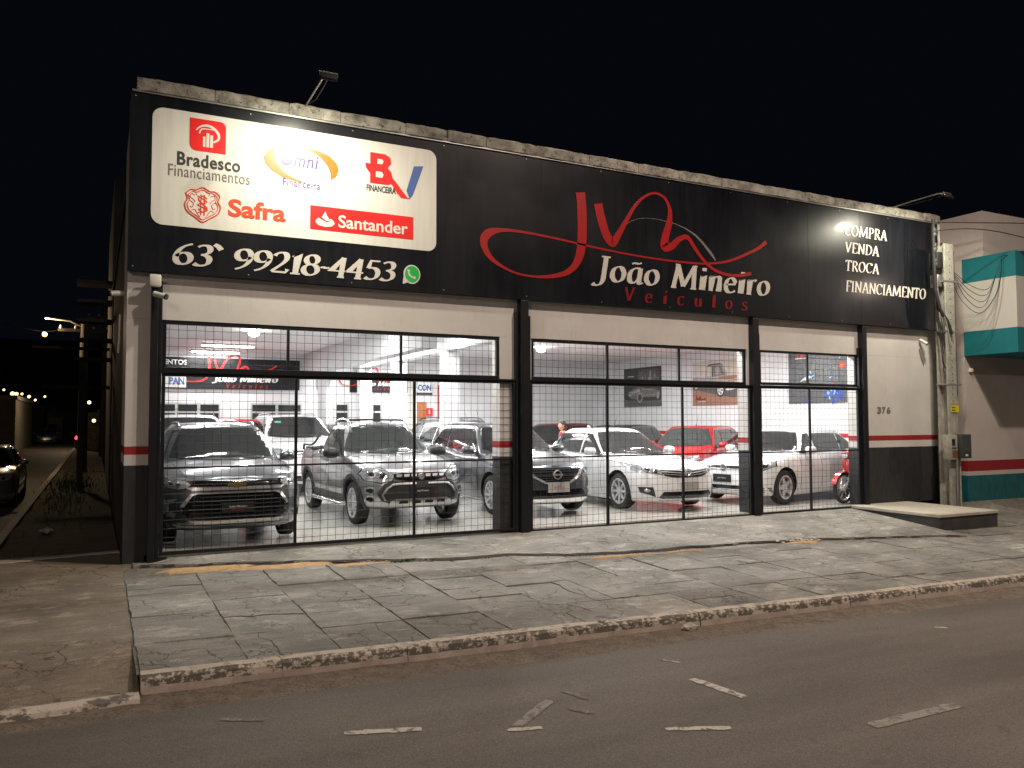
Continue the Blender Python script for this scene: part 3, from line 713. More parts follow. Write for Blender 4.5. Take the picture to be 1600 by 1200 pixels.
def crossover_grey():
    c = Car('paint_darkgrey', L=4.30, Wd=1.76, H=1.58, wb=2.62, fo=.86, clear=.2, hood_f=.84, cowl=1.04, belt=1.01, belt_r=1.12, wr=.34, arch=.385, roofw=.655, nf=2.8, spokes=10)
    c.glass(side_panes(c, [.08, -.92]))
    c.mirrors(c.ax-.74, 1.02); c.wipers(); c.antenna(-1.0); c.hood_line(); c.rails('paint_darkgrey', h=.02)
    c.seams([c.ax-.52, .0, -.95], .3); c.handles([-.12, -1.0], .92, 'chrome')
    c.both('sill_strip', [(c.ax-.42, .22), (c.rx+.42, .22), (c.rx+.42, .25), (c.ax-.42, .25)], (0, 1), 'chrome', off=.012)
    g = c.patch('grille', [(-.50, .82), (.50, .82), (.40, .68), (.22, .58), (-.22, .58), (-.40, .68)], (1, 0), 'gloss_black', off=.008)
    for k in range(6):
        z = .61+.035*k; yy = .22+.33*(z-.58)/.24*1.2
        c.patch('grille_slat', [(-yy, z), (yy, z), (yy, z+.008), (-yy, z+.008)], (1, 0), 'black_plastic', off=.016, par=g, thick=.008, res=.15)
    for sg in (1, -1):
        c.patch('grille_chevron', [(sg*.53, .83), (sg*.60, .83), (sg*.44, .66), (sg*.24, .555), (0, .555), (0, .585), (sg*.22, .585), (sg*.40, .68)], (1, 0), 'chrome', off=.02, par=g)
    x = c.fx(0, .70)+.015
    e = obj('emblem', lathe([(.058, .0), (.064, .018), (.078, .018), (.084, 0), (.07, -.02)], 'x', 24, (x, 0, .705), closed=True), 'chrome', g, 50)
    obj('emblem_bar', bx(x, x+.016, -.095, .095, .692, .718, bev=.003), 'chrome', e)
    c.lamp([(.56, .80), (.64, .855), (.82, .885), (.84, .80), (.76, .73), (.62, .72)], (1, 0), lens=[(.70, .79, .04)])
    c.patch('lower_intake', [(-.62, .36), (-.48, .46), (.48, .46), (.62, .36), (.62, .31), (-.62, .31)], (1, 0), 'gloss_black', off=.008)
    c.patch('skid_strip', [(-.70, .285), (-.5, .25), (.5, .25), (.70, .285), (.62, .315), (-.62, .315)], (1, 0), 'chrome', off=.02)
    for sg in (1, -1):
        f = c.patch('fog_light', ellipse(sg*.72, .42, .05, .05, 16), (1, 0), 'chrome', off=.014)
        c.patch('lens', ellipse(sg*.72, .42, .034, .034, 14), (1, 0), 'lamp_glass', off=.022, par=f)
    c.plate(.50, 'plate_grey', w=.42, h=.17, text=[('João Mineiro', .0, .035, .2, 'lamp_amber')])
    z = 1.38; y = -.42
    c.patch('windshield_sticker', [(-.52, 1.36), (-.40, 1.36), (-.40, 1.42), (-.52, 1.42)], (1, 0), 'tag_green', off=.006)
    return c
def sedan_white():
    c = Car('paint_white', L=4.62, Wd=1.775, H=1.475, wb=2.70, fo=.96, clear=.16, hood_f=.76, cowl=.96, belt=.93, belt_r=1.0, deck=1.06, wr=.325, arch=.375,
            roofw=.64, nf=2.6, spokes=8, xrt=.15, xrr=-1.12, xrb=-1.72, name='sedan')
    c.glass(side_panes(c, [-.10, -1.02], z0=.955))
    c.mirrors(c.ax-.80, .96); c.wipers(); c.antenna(-.95, fin=True); c.hood_line()
    c.seams([c.ax-.56, -.15, -1.08], .28); c.handles([-.30, -1.2], .86, 'chrome')
    c.both('window_trim', [(c.xwb-.32, .955), (-1.55, .995), (-1.55, 1.01), (-.1, .975), (c.xwb-.34, .972)], (0, 1), 'chrome', off=.008, thick=.01)
    g = c.patch('grille', [(-.52, .74), (.52, .74), (.46, .64), (.25, .60), (-.25, .60), (-.46, .64)], (1, 0), 'gloss_black', off=.008)
    for z, t in ((.73, .022), (.69, .016), (.65, .016)):
        yy = .54-(.74-z)*.7
        c.patch('grille_slat', [(-yy, z+.012), (-.12, z-t/2-.012), (.12, z-t/2-.012), (yy, z+.012), (yy, z+.012+t), (.12, z+t/2-.012), (-.12, z+t/2-.012), (-yy, z+.012+t)], (1, 0), 'chrome', off=.020, par=g, res=.15)
    x = c.fx(0, .68)+.03
    e = obj('emblem', lathe([(.05, 0), (.056, .012), (.066, .012), (.07, 0)], 'x', 24, (x, 0, .69), closed=False), 'chrome', g, 50)
    obj('emblem_inner', lathe([(.02, .0), (.024, .014), (.03, .014), (.034, 0)], 'x', 18, (x, 0, .695)), 'chrome', e, 50)
    c.lamp([(.50, .665), (.52, .745), (.66, .775), (.80, .83), (.845, .86), (.80, .76), (.72, .70)], (1, 0), lens=[(.60, .715, .035), (.70, .745, .035)])
    c.both('headlight_tail', [(c.ax+.10, .80), (c.ax+.52, .70), (c.ax+.62, .79), (c.ax+.40, .85), (c.ax+.0, .865)], (0, 1), 'lamp_glass', off=.006)
    c.patch('lower_intake', [(-.58, .26), (-.50, .36), (.50, .36), (.58, .26), (.5, .24), (-.5, .24)], (1, 0), 'gloss_black', off=.008)
    c.patch('intake_strip', [(-.55, .205), (.55, .205), (.56, .235), (-.56, .235)], (1, 0), 'chrome', off=.014)
    for sg in (1, -1):
        f = c.patch('fog_light_recess', [(sg*.62, .27), (sg*.80, .34), (sg*.82, .44), (sg*.66, .44)], (1, 0), 'black_plastic', off=.008)
        c.patch('fog_light', ellipse(sg*.73, .38, .035, .03, 14), (1, 0), 'lamp_glass', off=.016, par=f)
    c.plate(.46, 'plate_grey', text=[('João Mineiro', .0, .035, .2, 'lamp_amber')])
    return c
def hatch(paint='paint_white', glass='glass', detail=True, name='hatchback', spokes=5, **k):
    a = dict(L=4.25, Wd=1.79, H=1.46, wb=2.62, fo=.86, clear=.16, hood_f=.76, cowl=.97, belt=.93, belt_r=1.0, wr=.325, arch=.375, roofw=.65, nf=3.0, xrt=.30)
    a.update(k)
    c = Car(paint, spokes=spokes, name=name, **a)
    c.glass(side_panes(c, [.02, -.98] if a['L'] > 4 else [-.02, -.9], z0=.96), mat=glass)
    c.mirrors(c.ax-.76, .96, size=.95); c.hood_line()
    c.seams([c.ax-.52, -.05, -1.0], .28); c.handles([-.2, -1.08], .85)
    if detail:
        c.wipers()
        g = c.patch('grille', [(-.56, .665), (.56, .665), (.56, .735), (-.56, .735)], (1, 0), 'gloss_black', off=.008)
        c.patch('grille_slat', [(-.56, .668), (.56, .668), (.56, .684), (-.56, .684)], (1, 0), 'chrome', off=.016, par=g)
        x = c.fx(0, .70)+.02
        e = obj('emblem', lathe([(.058, 0), (.062, .014), (.07, .014), (.075, -.01)], 'x', 24, (x, 0, .70)), 'chrome', g, 50)
        obj('emblem_disc', lathe([(0, .004), (.058, .004), (.058, -.01)], 'x', 20, (x, 0, .70)), 'gloss_black', e, 50)
        bm = bmesh.new()
        for pts in (((-.045, .745), (-.014, .655), (0, .70)), ((.045, .745), (.014, .655), (0, .70)), ((-.022, .762), (0, .71), (.022, .762))):
            tube(bm, [(x+.008, a_, b_) for a_, b_ in pts], .006, 5)
        obj('emblem_letters', bm, 'chrome', e)
        c.lamp([(.55, .66), (.555, .76), (.66, .80), (.82, .82), (.85, .74), (.74, .66)], (1, 0), lens=[(.64, .72, .045), (.75, .735, .04)])
        c.patch('lower_intake', [(-.62, .30), (.62, .30), (.58, .37), (-.58, .37)], (1, 0), 'gloss_black', off=.008)
        c.patch('intake_strip', [(-.64, .27), (.64, .27), (.64, .285), (-.64, .285)], (1, 0), 'chrome', off=.014)
        for sg in (1, -1): 
            for z in (.41, .445, .48): c.patch('side_vent_slat', [(sg*.64, z-.25+.08), (sg*.83, z-.25+.09), (sg*.83, z-.25+.11), (sg*.64, z-.25+.10)], (1, 0), 'gloss_black', off=.010, res=.1)
        c.plate(.50, 'plate_black', w=.42, h=.15, text=[('João Mineiro', .0, .035, .2, 'ink_white')])
    return c
def simple_face(c, plate=True):
    """front of a background car: lamps, grille, intake, plate"""
    h = c.hood_f
    c.patch('grille', [(-.45, h-.10), (.45, h-.10), (.48, h-.02), (-.48, h-.02)], (1, 0), 'gloss_black', off=.008)
    c.lamp([(.52, h-.10), (.54, h-.0), (.78, h+.05), (.82, h-.03), (.72, h-.10)], (1, 0), lens=[(.64, h-.04, .04)])
    c.patch('lower_intake', [(-.5, .32), (.5, .32), (.46, .44), (-.46, .44)], (1, 0), 'gloss_black', off=.008)
    if plate: c.plate(.52)
def rear_face(c):
    z = c.belt_r
    c.both('tail_light', [(.62, z-.22), (.82, z-.24), (.82, z-.02), (.66, z-.04)], (-1, 0), 'tail_red', off=.008)
    c.plate(.70, rear=True)
# ---------------------------------------------------------------- setting materials
def wall_paint(name, base, dado=(.022, .023, .025), red=(.30, .012, .015), zd=1.08, r0=1.21, r1=1.31, dirt=.5, dado2=None):
    """painted plaster: black dado, red band, pale wall, grime and fine relief"""
    m, n, l, p = _mat(name)
    v = worldpos(n, l); sep = n.new('ShaderNodeSeparateXYZ'); l.new(v, sep.inputs[0])
    wob = noise_(n, l, 9, vec=v); a = n.new('ShaderNodeMath'); a.operation = 'MULTIPLY_ADD'; l.new(wob.outputs[0], a.inputs[0]); a.inputs[1].default_value = .012; l.new(sep.outputs[2], a.inputs[2])
    def gt(t):
        g = n.new('ShaderNodeMath'); g.operation = 'GREATER_THAN'; l.new(a.outputs[0], g.inputs[0]); g.inputs[1].default_value = t+.006; return g.outputs[0]
    big = noise_(n, l, 1.3, 8, .65, vec=v); sm = noise_(n, l, 14, 6, vec=worldpos(n, l, (1, 1, .25)))
    c = ramp_(n, l, big.outputs[0], [(.3, tuple(x*.86 for x in base)), (.65, base)])
    g2 = ramp_(n, l, sm.outputs[0], [(.28, (1, 1, 1)), (.42, (0, 0, 0))])
    f = n.new('ShaderNodeMath'); f.operation = 'MULTIPLY'; l.new(g2.outputs[0], f.inputs[0]); f.inputs[1].default_value = dirt*.35
    wallc = mix_(n, l, f.outputs[0], c.outputs[0], (.13, .12, .10))
    dd = ramp_(n, l, sm.outputs[0], [(.3, tuple(x*.6 for x in dado)), (.7, tuple(x*1.35 for x in dado)), (.82, tuple(min(1, x*2.6) for x in dado))])
    x = mix_(n, l, gt(zd), dd.outputs[0], wallc); x = mix_(n, l, gt(r0), x, red); x = mix_(n, l, gt(r1), x, wallc)
    l.new(x, p.inputs['Base Color']); p.inputs['Roughness'].default_value = .6
    b1 = noise_(n, l, 45, 4, vec=v); bump_(n, l, b1.outputs[0], .25, .006, p)
    M[name] = m; return m
wall_paint('wall_front', (.60, .585, .56))
wall_paint('wall_inside', (.80, .81, .83), dado=(.05, .05, .055), red=(.5, .02, .02), dirt=.15)
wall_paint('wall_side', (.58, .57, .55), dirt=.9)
wall_paint('wall_neighbour', (.52, .47, .44), dado=(.004, .10, .115), red=(.25, .008, .012), zd=.44, r0=.53, r1=.75, dirt=.3)
def rough_stone(name, lo, hi, scale=4, bump=.6, rough=.85, spots=None, spot_at=.62, fine=60, dist=.02, spot_scale=None):
    m, n, l, p = _mat(name)
    v = worldpos(n, l)
    a = noise_(n, l, scale, 10, .65, vec=v); b = noise_(n, l, fine, 4, .7, vec=v)
    c = ramp_(n, l, a.outputs[0], [(.32, lo), (.68, hi)])
    x = mix_(n, l, .5, c.outputs[0], ramp_(n, l, b.outputs[0], [(.3, (.62, .62, .62)), (.7, (1.3, 1.3, 1.3))]).outputs[0], 'MULTIPLY')
    if spots:
        s_ = noise_(n, l, spot_scale or scale*3.3, 8, .7, vec=v); r = ramp_(n, l, s_.outputs[0], [(spot_at-.03, (0, 0, 0)), (spot_at+.03, (1, 1, 1))])
        x = mix_(n, l, r.outputs[0], x, spots)
    l.new(x, p.inputs['Base Color']); p.inputs['Roughness'].default_value = rough
    mx = n.new('ShaderNodeMath'); mx.operation = 'MULTIPLY_ADD'; l.new(b.outputs[0], mx.inputs[0]); mx.inputs[1].default_value = .35; l.new(a.outputs[0], mx.inputs[2])
    bump_(n, l, mx.outputs[0], bump, dist, p)
    M[name] = m; return m
rough_stone('coping', (.10, .095, .08), (.42, .40, .34), 5, spots=(.05, .05, .045), spot_at=.60, bump=.9)
rough_stone('soil', (.03, .022, .015), (.07, .055, .038), 3, bump=1)
rough_stone('sand', (.35, .22, .10), (.50, .34, .17), 9, bump=.5)
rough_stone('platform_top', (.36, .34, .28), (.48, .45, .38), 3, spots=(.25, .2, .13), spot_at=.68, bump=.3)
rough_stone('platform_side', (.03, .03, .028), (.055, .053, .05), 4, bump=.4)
rough_stone('pole_concrete', (.26, .26, .22), (.42, .42, .37), 7, spots=(.14, .13, .11), spot_at=.63, bump=.5)
rough_stone('old_plaster', (.20, .17, .13), (.42, .39, .32), 4, spots=(.10, .07, .05), spot_at=.56, bump=.9)
rough_stone('gutter', (.10, .08, .06), (.20, .165, .13), 7, spots=(.06, .045, .035), spot_at=.57, bump=1, fine=70, dist=.03, spot_scale=40)
rough_stone('wood_pole', (.03, .025, .018), (.07, .055, .04), 8, bump=.8)
rough_stone('far_plaster', (.16, .14, .11), (.26, .24, .19), 1, bump=.2)
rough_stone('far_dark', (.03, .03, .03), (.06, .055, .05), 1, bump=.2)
def concrete_slab(name, tone, warm=1.0):
    """weathered, trowelled pavement concrete with hairline cracks and pale worn scabs"""
    m, n, l, p = _mat(name)
    v = worldpos(n, l); vs = worldpos(n, l, (.35, 1.5, 1))
    a = noise_(n, l, 1.1, 10, .62, vec=v); b = noise_(n, l, 9, 12, .8, vec=vs); f = noise_(n, l, 110, 3, .7, vec=v)
    lo = tuple(t*.52 for t in tone); hi = tuple(t*1.22 for t in tone)
    c = ramp_(n, l, a.outputs[0], [(.3, lo), (.7, hi)])
    x = mix_(n, l, .75, c.outputs[0], ramp_(n, l, b.outputs[0], [(.3, (.5, .5, .5)), (.5, (.95, .95, .95)), (.72, (1.45, 1.45, 1.42))]).outputs[0], 'MULTIPLY')
    x = mix_(n, l, .8, x, ramp_(n, l, f.outputs[0], [(.32, (.45, .45, .45)), (.68, (1.5, 1.5, 1.47))]).outputs[0], 'MULTIPLY')
    # scabs where the top skin has worn to pale aggregate, and dark damp or oily stains
    wn = noise_(n, l, 2.3, 12, .78, vec=worldpos(n, l, (1, 1.5, 1))); wr = ramp_(n, l, wn.outputs[0], [(.55, (0, 0, 0)), (.60, (1, 1, 1))])
    hm = n.new('ShaderNodeMath'); hm.operation = 'MULTIPLY'; l.new(wr.outputs[0], hm.inputs[0]); hm.inputs[1].default_value = .55
    x = mix_(n, l, hm.outputs[0], x, tuple(t*1.75 for t in tone))
    st = noise_(n, l, 1.6, 7, .6, vec=worldpos(n, l, (1.3, .8, 1))); sr = ramp_(n, l, st.outputs[0], [(.28, (1, 1, 1)), (.40, (0, 0, 0))])
    hs = n.new('ShaderNodeMath'); hs.operation = 'MULTIPLY'; l.new(sr.outputs[0], hs.inputs[0]); hs.inputs[1].default_value = .55
    x = mix_(n, l, hs.outputs[0], x, tuple(t*.45 for t in tone))
    # hairline cracks
    wv = n.new('ShaderNodeMapping'); l.new(v, wv.inputs[0]); nz = noise_(n, l, 3, 5, vec=v)
    ad = n.new('ShaderNodeVectorMath'); ad.operation = 'ADD'; l.new(v, ad.inputs[0])
    sc = n.new('ShaderNodeVectorMath'); sc.operation = 'SCALE'; l.new(nz.outputs['Color'], sc.inputs[0]); sc.inputs['Scale'].default_value = .45; l.new(sc.outputs[0], ad.inputs[1])
    vo = n.new('ShaderNodeTexVoronoi'); vo.feature = 'DISTANCE_TO_EDGE'; vo.inputs['Scale'].default_value = 2.4; l.new(ad.outputs[0], vo.inputs['Vector'])
    cr = ramp_(n, l, vo.outputs['Distance'], [(.004, (0, 0, 0)), (.018, (1, 1, 1))])
    gate = ramp_(n, l, noise_(n, l, .9, 3, vec=v).outputs[0], [(.47, (0, 0, 0)), (.56, (.8, .8, .8))])
    inv = n.new('ShaderNodeMath'); inv.operation = 'MULTIPLY_ADD'; l.new(cr.outputs[0], inv.inputs[0]); inv.inputs[1].default_value = -1; inv.inputs[2].default_value = 1
    mk = n.new('ShaderNodeMath'); mk.operation = 'MULTIPLY'; l.new(inv.outputs[0], mk.inputs[0]); l.new(gate.outputs[0], mk.inputs[1])
    x = mix_(n, l, mk.outputs[0], x, tuple(t*.18 for t in tone))
    l.new(x, p.inputs['Base Color']); p.inputs['Roughness'].default_value = .78
    h = n.new('ShaderNodeMath'); h.operation = 'MULTIPLY_ADD'; l.new(mk.outputs[0], h.inputs[0]); h.inputs[1].default_value = -1.2
    h2 = n.new('ShaderNodeMath'); h2.operation = 'MULTIPLY_ADD'; l.new(f.outputs[0], h2.inputs[0]); h2.inputs[1].default_value = .35; l.new(b.outputs[0], h2.inputs[2]); l.new(h2.outputs[0], h.inputs[2])
    bump_(n, l, h.outputs[0], .8, .012, p)
    M[name] = m; return m
concrete_slab('slab', (.215, .212, .190)); concrete_slab('slab_pale', (.275, .272, .248)); concrete_slab('slab_dark', (.185, .181, .163))
concrete_slab('ramp', (.235, .23, .205)); concrete_slab('corner_paving', (.20, .168, .128))
def asphalt(name, tone):
    m, n, l, p = _mat(name)
    v = worldpos(n, l)
    a = noise_(n, l, .5, 10, .6, vec=worldpos(n, l, (.5, 1.4, 1))); f = noise_(n, l, 160, 3, .75, vec=v); g = noise_(n, l, 34, 5, .7, vec=v)
    c = ramp_(n, l, a.outputs[0], [(.3, tuple(t*.72 for t in tone)), (.7, tuple(t*1.3 for t in tone))])
    x = mix_(n, l, .7, c.outputs[0], ramp_(n, l, f.outputs[0], [(.3, (.45, .45, .45)), (.62, (1.2, 1.2, 1.2)), (.78, (2.6, 2.5, 2.3))]).outputs[0], 'MULTIPLY')
    x = mix_(n, l, .5, x, ramp_(n, l, g.outputs[0], [(.3, (.7, .7, .7)), (.7, (1.25, 1.25, 1.25))]).outputs[0], 'MULTIPLY')
    tr = noise_(n, l, .9, 6, .55, vec=worldpos(n, l, (.16, 1.6, 1))); x = mix_(n, l, .75, x, ramp_(n, l, tr.outputs[0], [(.3, (.58, .58, .59)), (.7, (1.42, 1.40, 1.37))]).outputs[0], 'MULTIPLY')
    oil = noise_(n, l, 2.6, 6, .6, vec=v); x = mix_(n, l, ramp_(n, l, oil.outputs[0], [(.25, (.7, .7, .7)), (.36, (0, 0, 0))]).outputs[0], x, tuple(t*.4 for t in tone))
    vv = n.new('ShaderNodeTexVoronoi'); vv.inputs['Scale'].default_value = 95; l.new(v, vv.inputs['Vector']); x = mix_(n, l, .8, x, ramp_(n, l, vv.outputs['Distance'], [(.12, (1.9, 1.85, 1.75)), (.34, (.9, .9, .9)), (.7, (.6, .6, .6))]).outputs[0], 'MULTIPLY')
    sp = noise_(n, l, 9, 9, .8, vec=v); r = ramp_(n, l, sp.outputs[0], [(.64, (0, 0, 0)), (.72, (1, 1, 1))])
    x = mix_(n, l, r.outputs[0], x, tuple(t*2.6 for t in tone))
    l.new(x, p.inputs['Base Color']); p.inputs['Roughness'].default_value = .7
    h = n.new('ShaderNodeMath'); h.operation = 'ADD'; l.new(f.outputs[0], h.inputs[0]); l.new(g.outputs[0], h.inputs[1]); bump_(n, l, h.outputs[0], .5, .006, p)
    M[name] = m; return m
asphalt('asphalt', (.115, .102, .088)); asphalt('asphalt_side', (.085, .075, .062))
def worn(name, paint, under, amount=.5, scale=14, streak=(1, 1, 1)):
    m, n, l, p = _mat(name)
    v = worldpos(n, l, streak); t = noise_(n, l, scale, 10, .72, vec=v); u = noise_(n, l, scale*.25, 5, .6, vec=v)
    s_ = n.new('ShaderNodeMath'); s_.operation = 'MULTIPLY_ADD'; l.new(u.outputs[0], s_.inputs[0]); s_.inputs[1].default_value = .6; l.new(t.outputs[0], s_.inputs[2])
    r = ramp_(n, l, s_.outputs[0], [(amount+.26, (0, 0, 0)), (amount+.34, (1, 1, 1))])
    f = noise_(n, l, 90, 3, vec=worldpos(n, l)); pc = ramp_(n, l, f.outputs[0], [(.3, tuple(x*.75 for x in paint)), (.7, paint)])
    x = mix_(n, l, r.outputs[0], pc.outputs[0], under); l.new(x, p.inputs['Base Color']); p.inputs['Roughness'].default_value = .75
    bump_(n, l, s_.outputs[0], .6, .01, p); M[name] = m; return m
worn('road_paint', (.50, .48, .43), (.12, .106, .092), .58, 22)
worn('road_paint_faint', (.26, .245, .22), (.118, .105, .090), .54, 22)
worn('road_paint_ghost', (.24, .22, .20), (.118, .105, .090), .42, 26)
worn('kerb_paint', (.52, .46, .39), (.11, .10, .08), .55, 9, (1, 1, 2))
worn('kerb_face', (.58, .49, .42), (.42, .35, .30), .50, 4)
def panel_mat(name, base, rough=.2, streak=.15, coat=.3):
    m, n, l, p = _mat(name)
    t = noise_(n, l, 3, 6, .6, vec=worldpos(n, l, (4, 1, .35))); g = noise_(n, l, .8, 4, .5, vec=worldpos(n, l))
    c = ramp_(n, l, t.outputs[0], [(.3, tuple(x*(1-streak) for x in base)), (.7, tuple(min(1, x*(1+streak)) for x in base))])
    l.new(c.outputs[0], p.inputs['Base Color']); p.inputs['Coat Weight'].default_value = coat; p.inputs['Coat Roughness'].default_value = .12
    rr = ramp_(n, l, g.outputs[0], [(.3, (rough,)*3), (.7, (rough*1.6,)*3)]); l.new(rr.outputs[0], p.inputs['Roughness'])
    bump_(n, l, g.outputs[0], .12, .02, p); M[name] = m; return m
panel_mat('sign_black', (.0055, .0065, .0095), .27, .45, .12)
M['sign_black'].node_tree.nodes['Principled BSDF'].inputs['Specular IOR Level'].default_value = .32
panel_mat('sign_white', (.64, .63, .58), .35, .07, .2)
panel_mat('teal', (.006, .17, .20), .5, .12, 0)
panel_mat('box_white', (.55, .54, .50), .5, .04, 0)
panel_mat('floor_inside', (.50, .49, .45), .17, .12, .25)
P('ceiling', (.84, .83, .84), .8, var=.05, vscale=1)
P('steel_black', (.012, .013, .016), .42, .2, var=.2)
P('wire', (.018, .019, .021), .5, .3)
P('sign_red', (.36, .008, .008), .4, var=.05)
P('sign_dark_red', (.20, .006, .008), .4, var=.05)
P('logo_red', (.72, .015, .015), .4, var=.02)
P('safra_red', (.72, .06, .02), .4, var=.02)
P('logo_orange', (.62, .13, .005), .4, var=.08)
P('logo_blue', (.06, .12, .35), .4, var=.05)
P('logo_purple', (.045, .025, .14), .4)
P('text_grey', (.17, .16, .15), .5)
P('text_dark', (.03, .03, .03), .5)
P('sign_letter', (.60, .58, .53), .4, var=.03)
P('whatsapp_green', (.02, .42, .07), .4)
P('white_plastic', (.62, .61, .56), .45)
P('grey_plastic', (.11, .115, .11), .5)
P('meter_grey', (.34, .33, .28), .6, var=.2, vscale=10)
P('meter_dark', (.045, .055, .05), .5)
P('rust', (.16, .07, .03), .8, var=.4, vscale=20)
P('yellow', (.62, .52, .03), .5)
P('door_wood', (.36, .13, .04), .5, var=.3, vscale=5)
P('frame_alu', (.5, .5, .5), .4, .5)
P('window_dark', (.03, .035, .035), .08, spec=.6)
P('galvanised', (.35, .35, .33), .4, .7)
P('grass', (.05, .09, .02), .8, var=.4)
P('tube_light', (1, 1, 1), emit=(1, .98, .95), estr=30)
P('bulb', (1, 1, 1), emit=(1, .97, .9), estr=60)
P('flood_glass', (1, 1, 1), emit=(1, .96, .85), estr=40)
P('far_lamp', (1, 1, 1), emit=(1, .50, .12), estr=5)
P('far_lamp_white', (1, 1, 1), emit=(1, .66, .30), estr=3)
P('tail_lit', (1, .02, .02), emit=(1, .015, .02), estr=18)
P('poster_dark', (.035, .036, .038), .3)
P('poster_mid', (.10, .10, .10), .4)
P('poster_light', (.35, .34, .33), .4)
P('poster_cream', (.60, .55, .50), .4)
P('poster_brown', (.32, .17, .12), .4)
P('poster_blue', (.02, .10, .75), .4, emit=(.02, .1, .8), estr=.0)
P('skin', (.42, .22, .14), .5)
P('hair', (.012, .010, .009), .6)
P('shirt', (.20, .03, .05), .8)
P('trousers', (.03, .035, .06), .8)
P('cable', (.015, .015, .015), .7)
P('helmet', (.02, .02, .022), .2, coat=1)
P('poster_night', (.06, .062, .068), .3)
P('poster_blue_dark', (.01, .04, .40), .4)
P('poster_blue_pale', (.25, .50, .85), .4)
rough_stone('joint_dirt', (.08, .07, .056), (.22, .20, .165), 12, bump=1, fine=120)
worn('kerb_flaky', (.50, .44, .37), (.10, .09, .07), .47, 20, (1, 1, 1.4)); worn('kerb_top', (.46, .42, .35), (.22, .20, .165), .56, 14)
rough_stone('crack_soil', (.012, .009, .007), (.05, .03, .02), 14, bump=1, fine=120)
# ---------------------------------------------------------------- ground, street
def zk(x):                                  # top of the kerb: the street falls to the right
    return -.165-.0195*(max(x, .3)-.3) if x < 22 else -.165-.0195*21.7
def zs(x, y):                               # pavement surface
    t = max(0, min(1, -y/4.5)); return lerp(-.085, zk(x), t**.6)
KY = -4.5
def sheet(name, xs, ys, zf, mat, kind='structure', jit=0):
    bm = bmesh.new(); g = [[bm.verts.new((x, y, zf(x, y))) for y in ys] for x in xs]
    for a, b in zip(g, g[1:]):
        for j in range(len(ys)-1): bm.faces.new((a[j], b[j], b[j+1], a[j+1]))
    bmesh.ops.recalc_face_normals(bm, faces=bm.faces)
    if bm.faces and sum(f.normal.z for f in bm.faces) < 0: bmesh.ops.reverse_faces(bm, faces=bm.faces)
    return tag(obj(name, bm, mat, smooth=180), kind=kind)
def rng(a, b, n): return [lerp(a, b, i/n) for i in range(n+1)]
sheet('ground', [-600, -60, 0, 60, 600], [-200, -20, 20, 100, 900], lambda x, y: -.9, 'soil')
sheet('road', [-80, -30]+rng(-12, 26, 60)+[40, 90], [-40, -20]+rng(-14, -4.98, 12), lambda x, y: zk(x)-.135+.012*math.sin(x*1.7+y)*0, 'asphalt')
sheet('gutter', [-80, -30]+rng(-12, 26, 90)+[90], [-5.04, -4.9, -4.76, -4.6, -4.45], lambda x, y: zk(x)-.135+.006+.028*((y+5.04)/.6)**2+(.004*math.sin(x*7)+.004*math.sin(x*17+1) if y > -5 else -.012), 'gutter')
sheet('side_street', [-9, -5, -1.35], [-4.7, 0, 6, 12, 30, 80, 320], lambda x, y: -.37 if y < 3 else -.42, 'asphalt_side')
sheet('verge', rng(-1.4, 12.3, 10)+[40] if False else rng(-1.25, .33, 6), rng(1.2, 60, 40), lambda x, y: -.30+.03*math.sin(y*2.1+x*3)+.02*math.sin(y*5+x), 'soil')
sheet('corner_pavement', rng(-1.25, .303, 6), rng(-4.62, 1.2, 14), lambda x, y: lerp(-.105, -.165, max(0, min(1, -y/3.4))) - .105*max(0, min(1, (-y-3.5)/1.1))**1.3, 'corner_paving')
# pale chipped strip where the corner paving meets the verge
def jag(seed, n, amp):
    r = random.Random(seed); v = 0; out = []
    for i in range(n): v = v*.6+r.uniform(-amp, amp); out.append(v)
    return out
bm = bmesh.new(); J = jag(3, 26, .03); J2 = jag(5, 26, .03)
A = [bm.verts.new((lerp(-1.25, .33, i/25), 1.05+J[i]-.75*(1-i/25)*.4, -.095)) for i in range(26)]
B = [bm.verts.new((lerp(-1.25, .33, i/25), 1.28+J2[i]-.75*(1-i/25)*.4, -.105)) for i in range(26)]
C_ = [bm.verts.new((v.co.x, v.co.y-.03, -.13)) for v in A]
for i in range(25): bm.faces.new((A[i], A[i+1], B[i+1], B[i])); bm.faces.new((C_[i], C_[i+1], A[i+1], A[i]))
bmesh.ops.recalc_face_normals(bm, faces=bm.faces)
tag(obj('paving_edge', bm, 'platform_top'), kind='structure')
# bed under the slabs
bed = sheet('pavement', rng(.29, 24, 40), rng(-4.5, .0, 10), lambda x, y: zs(x, y)-.014, 'joint_dirt')
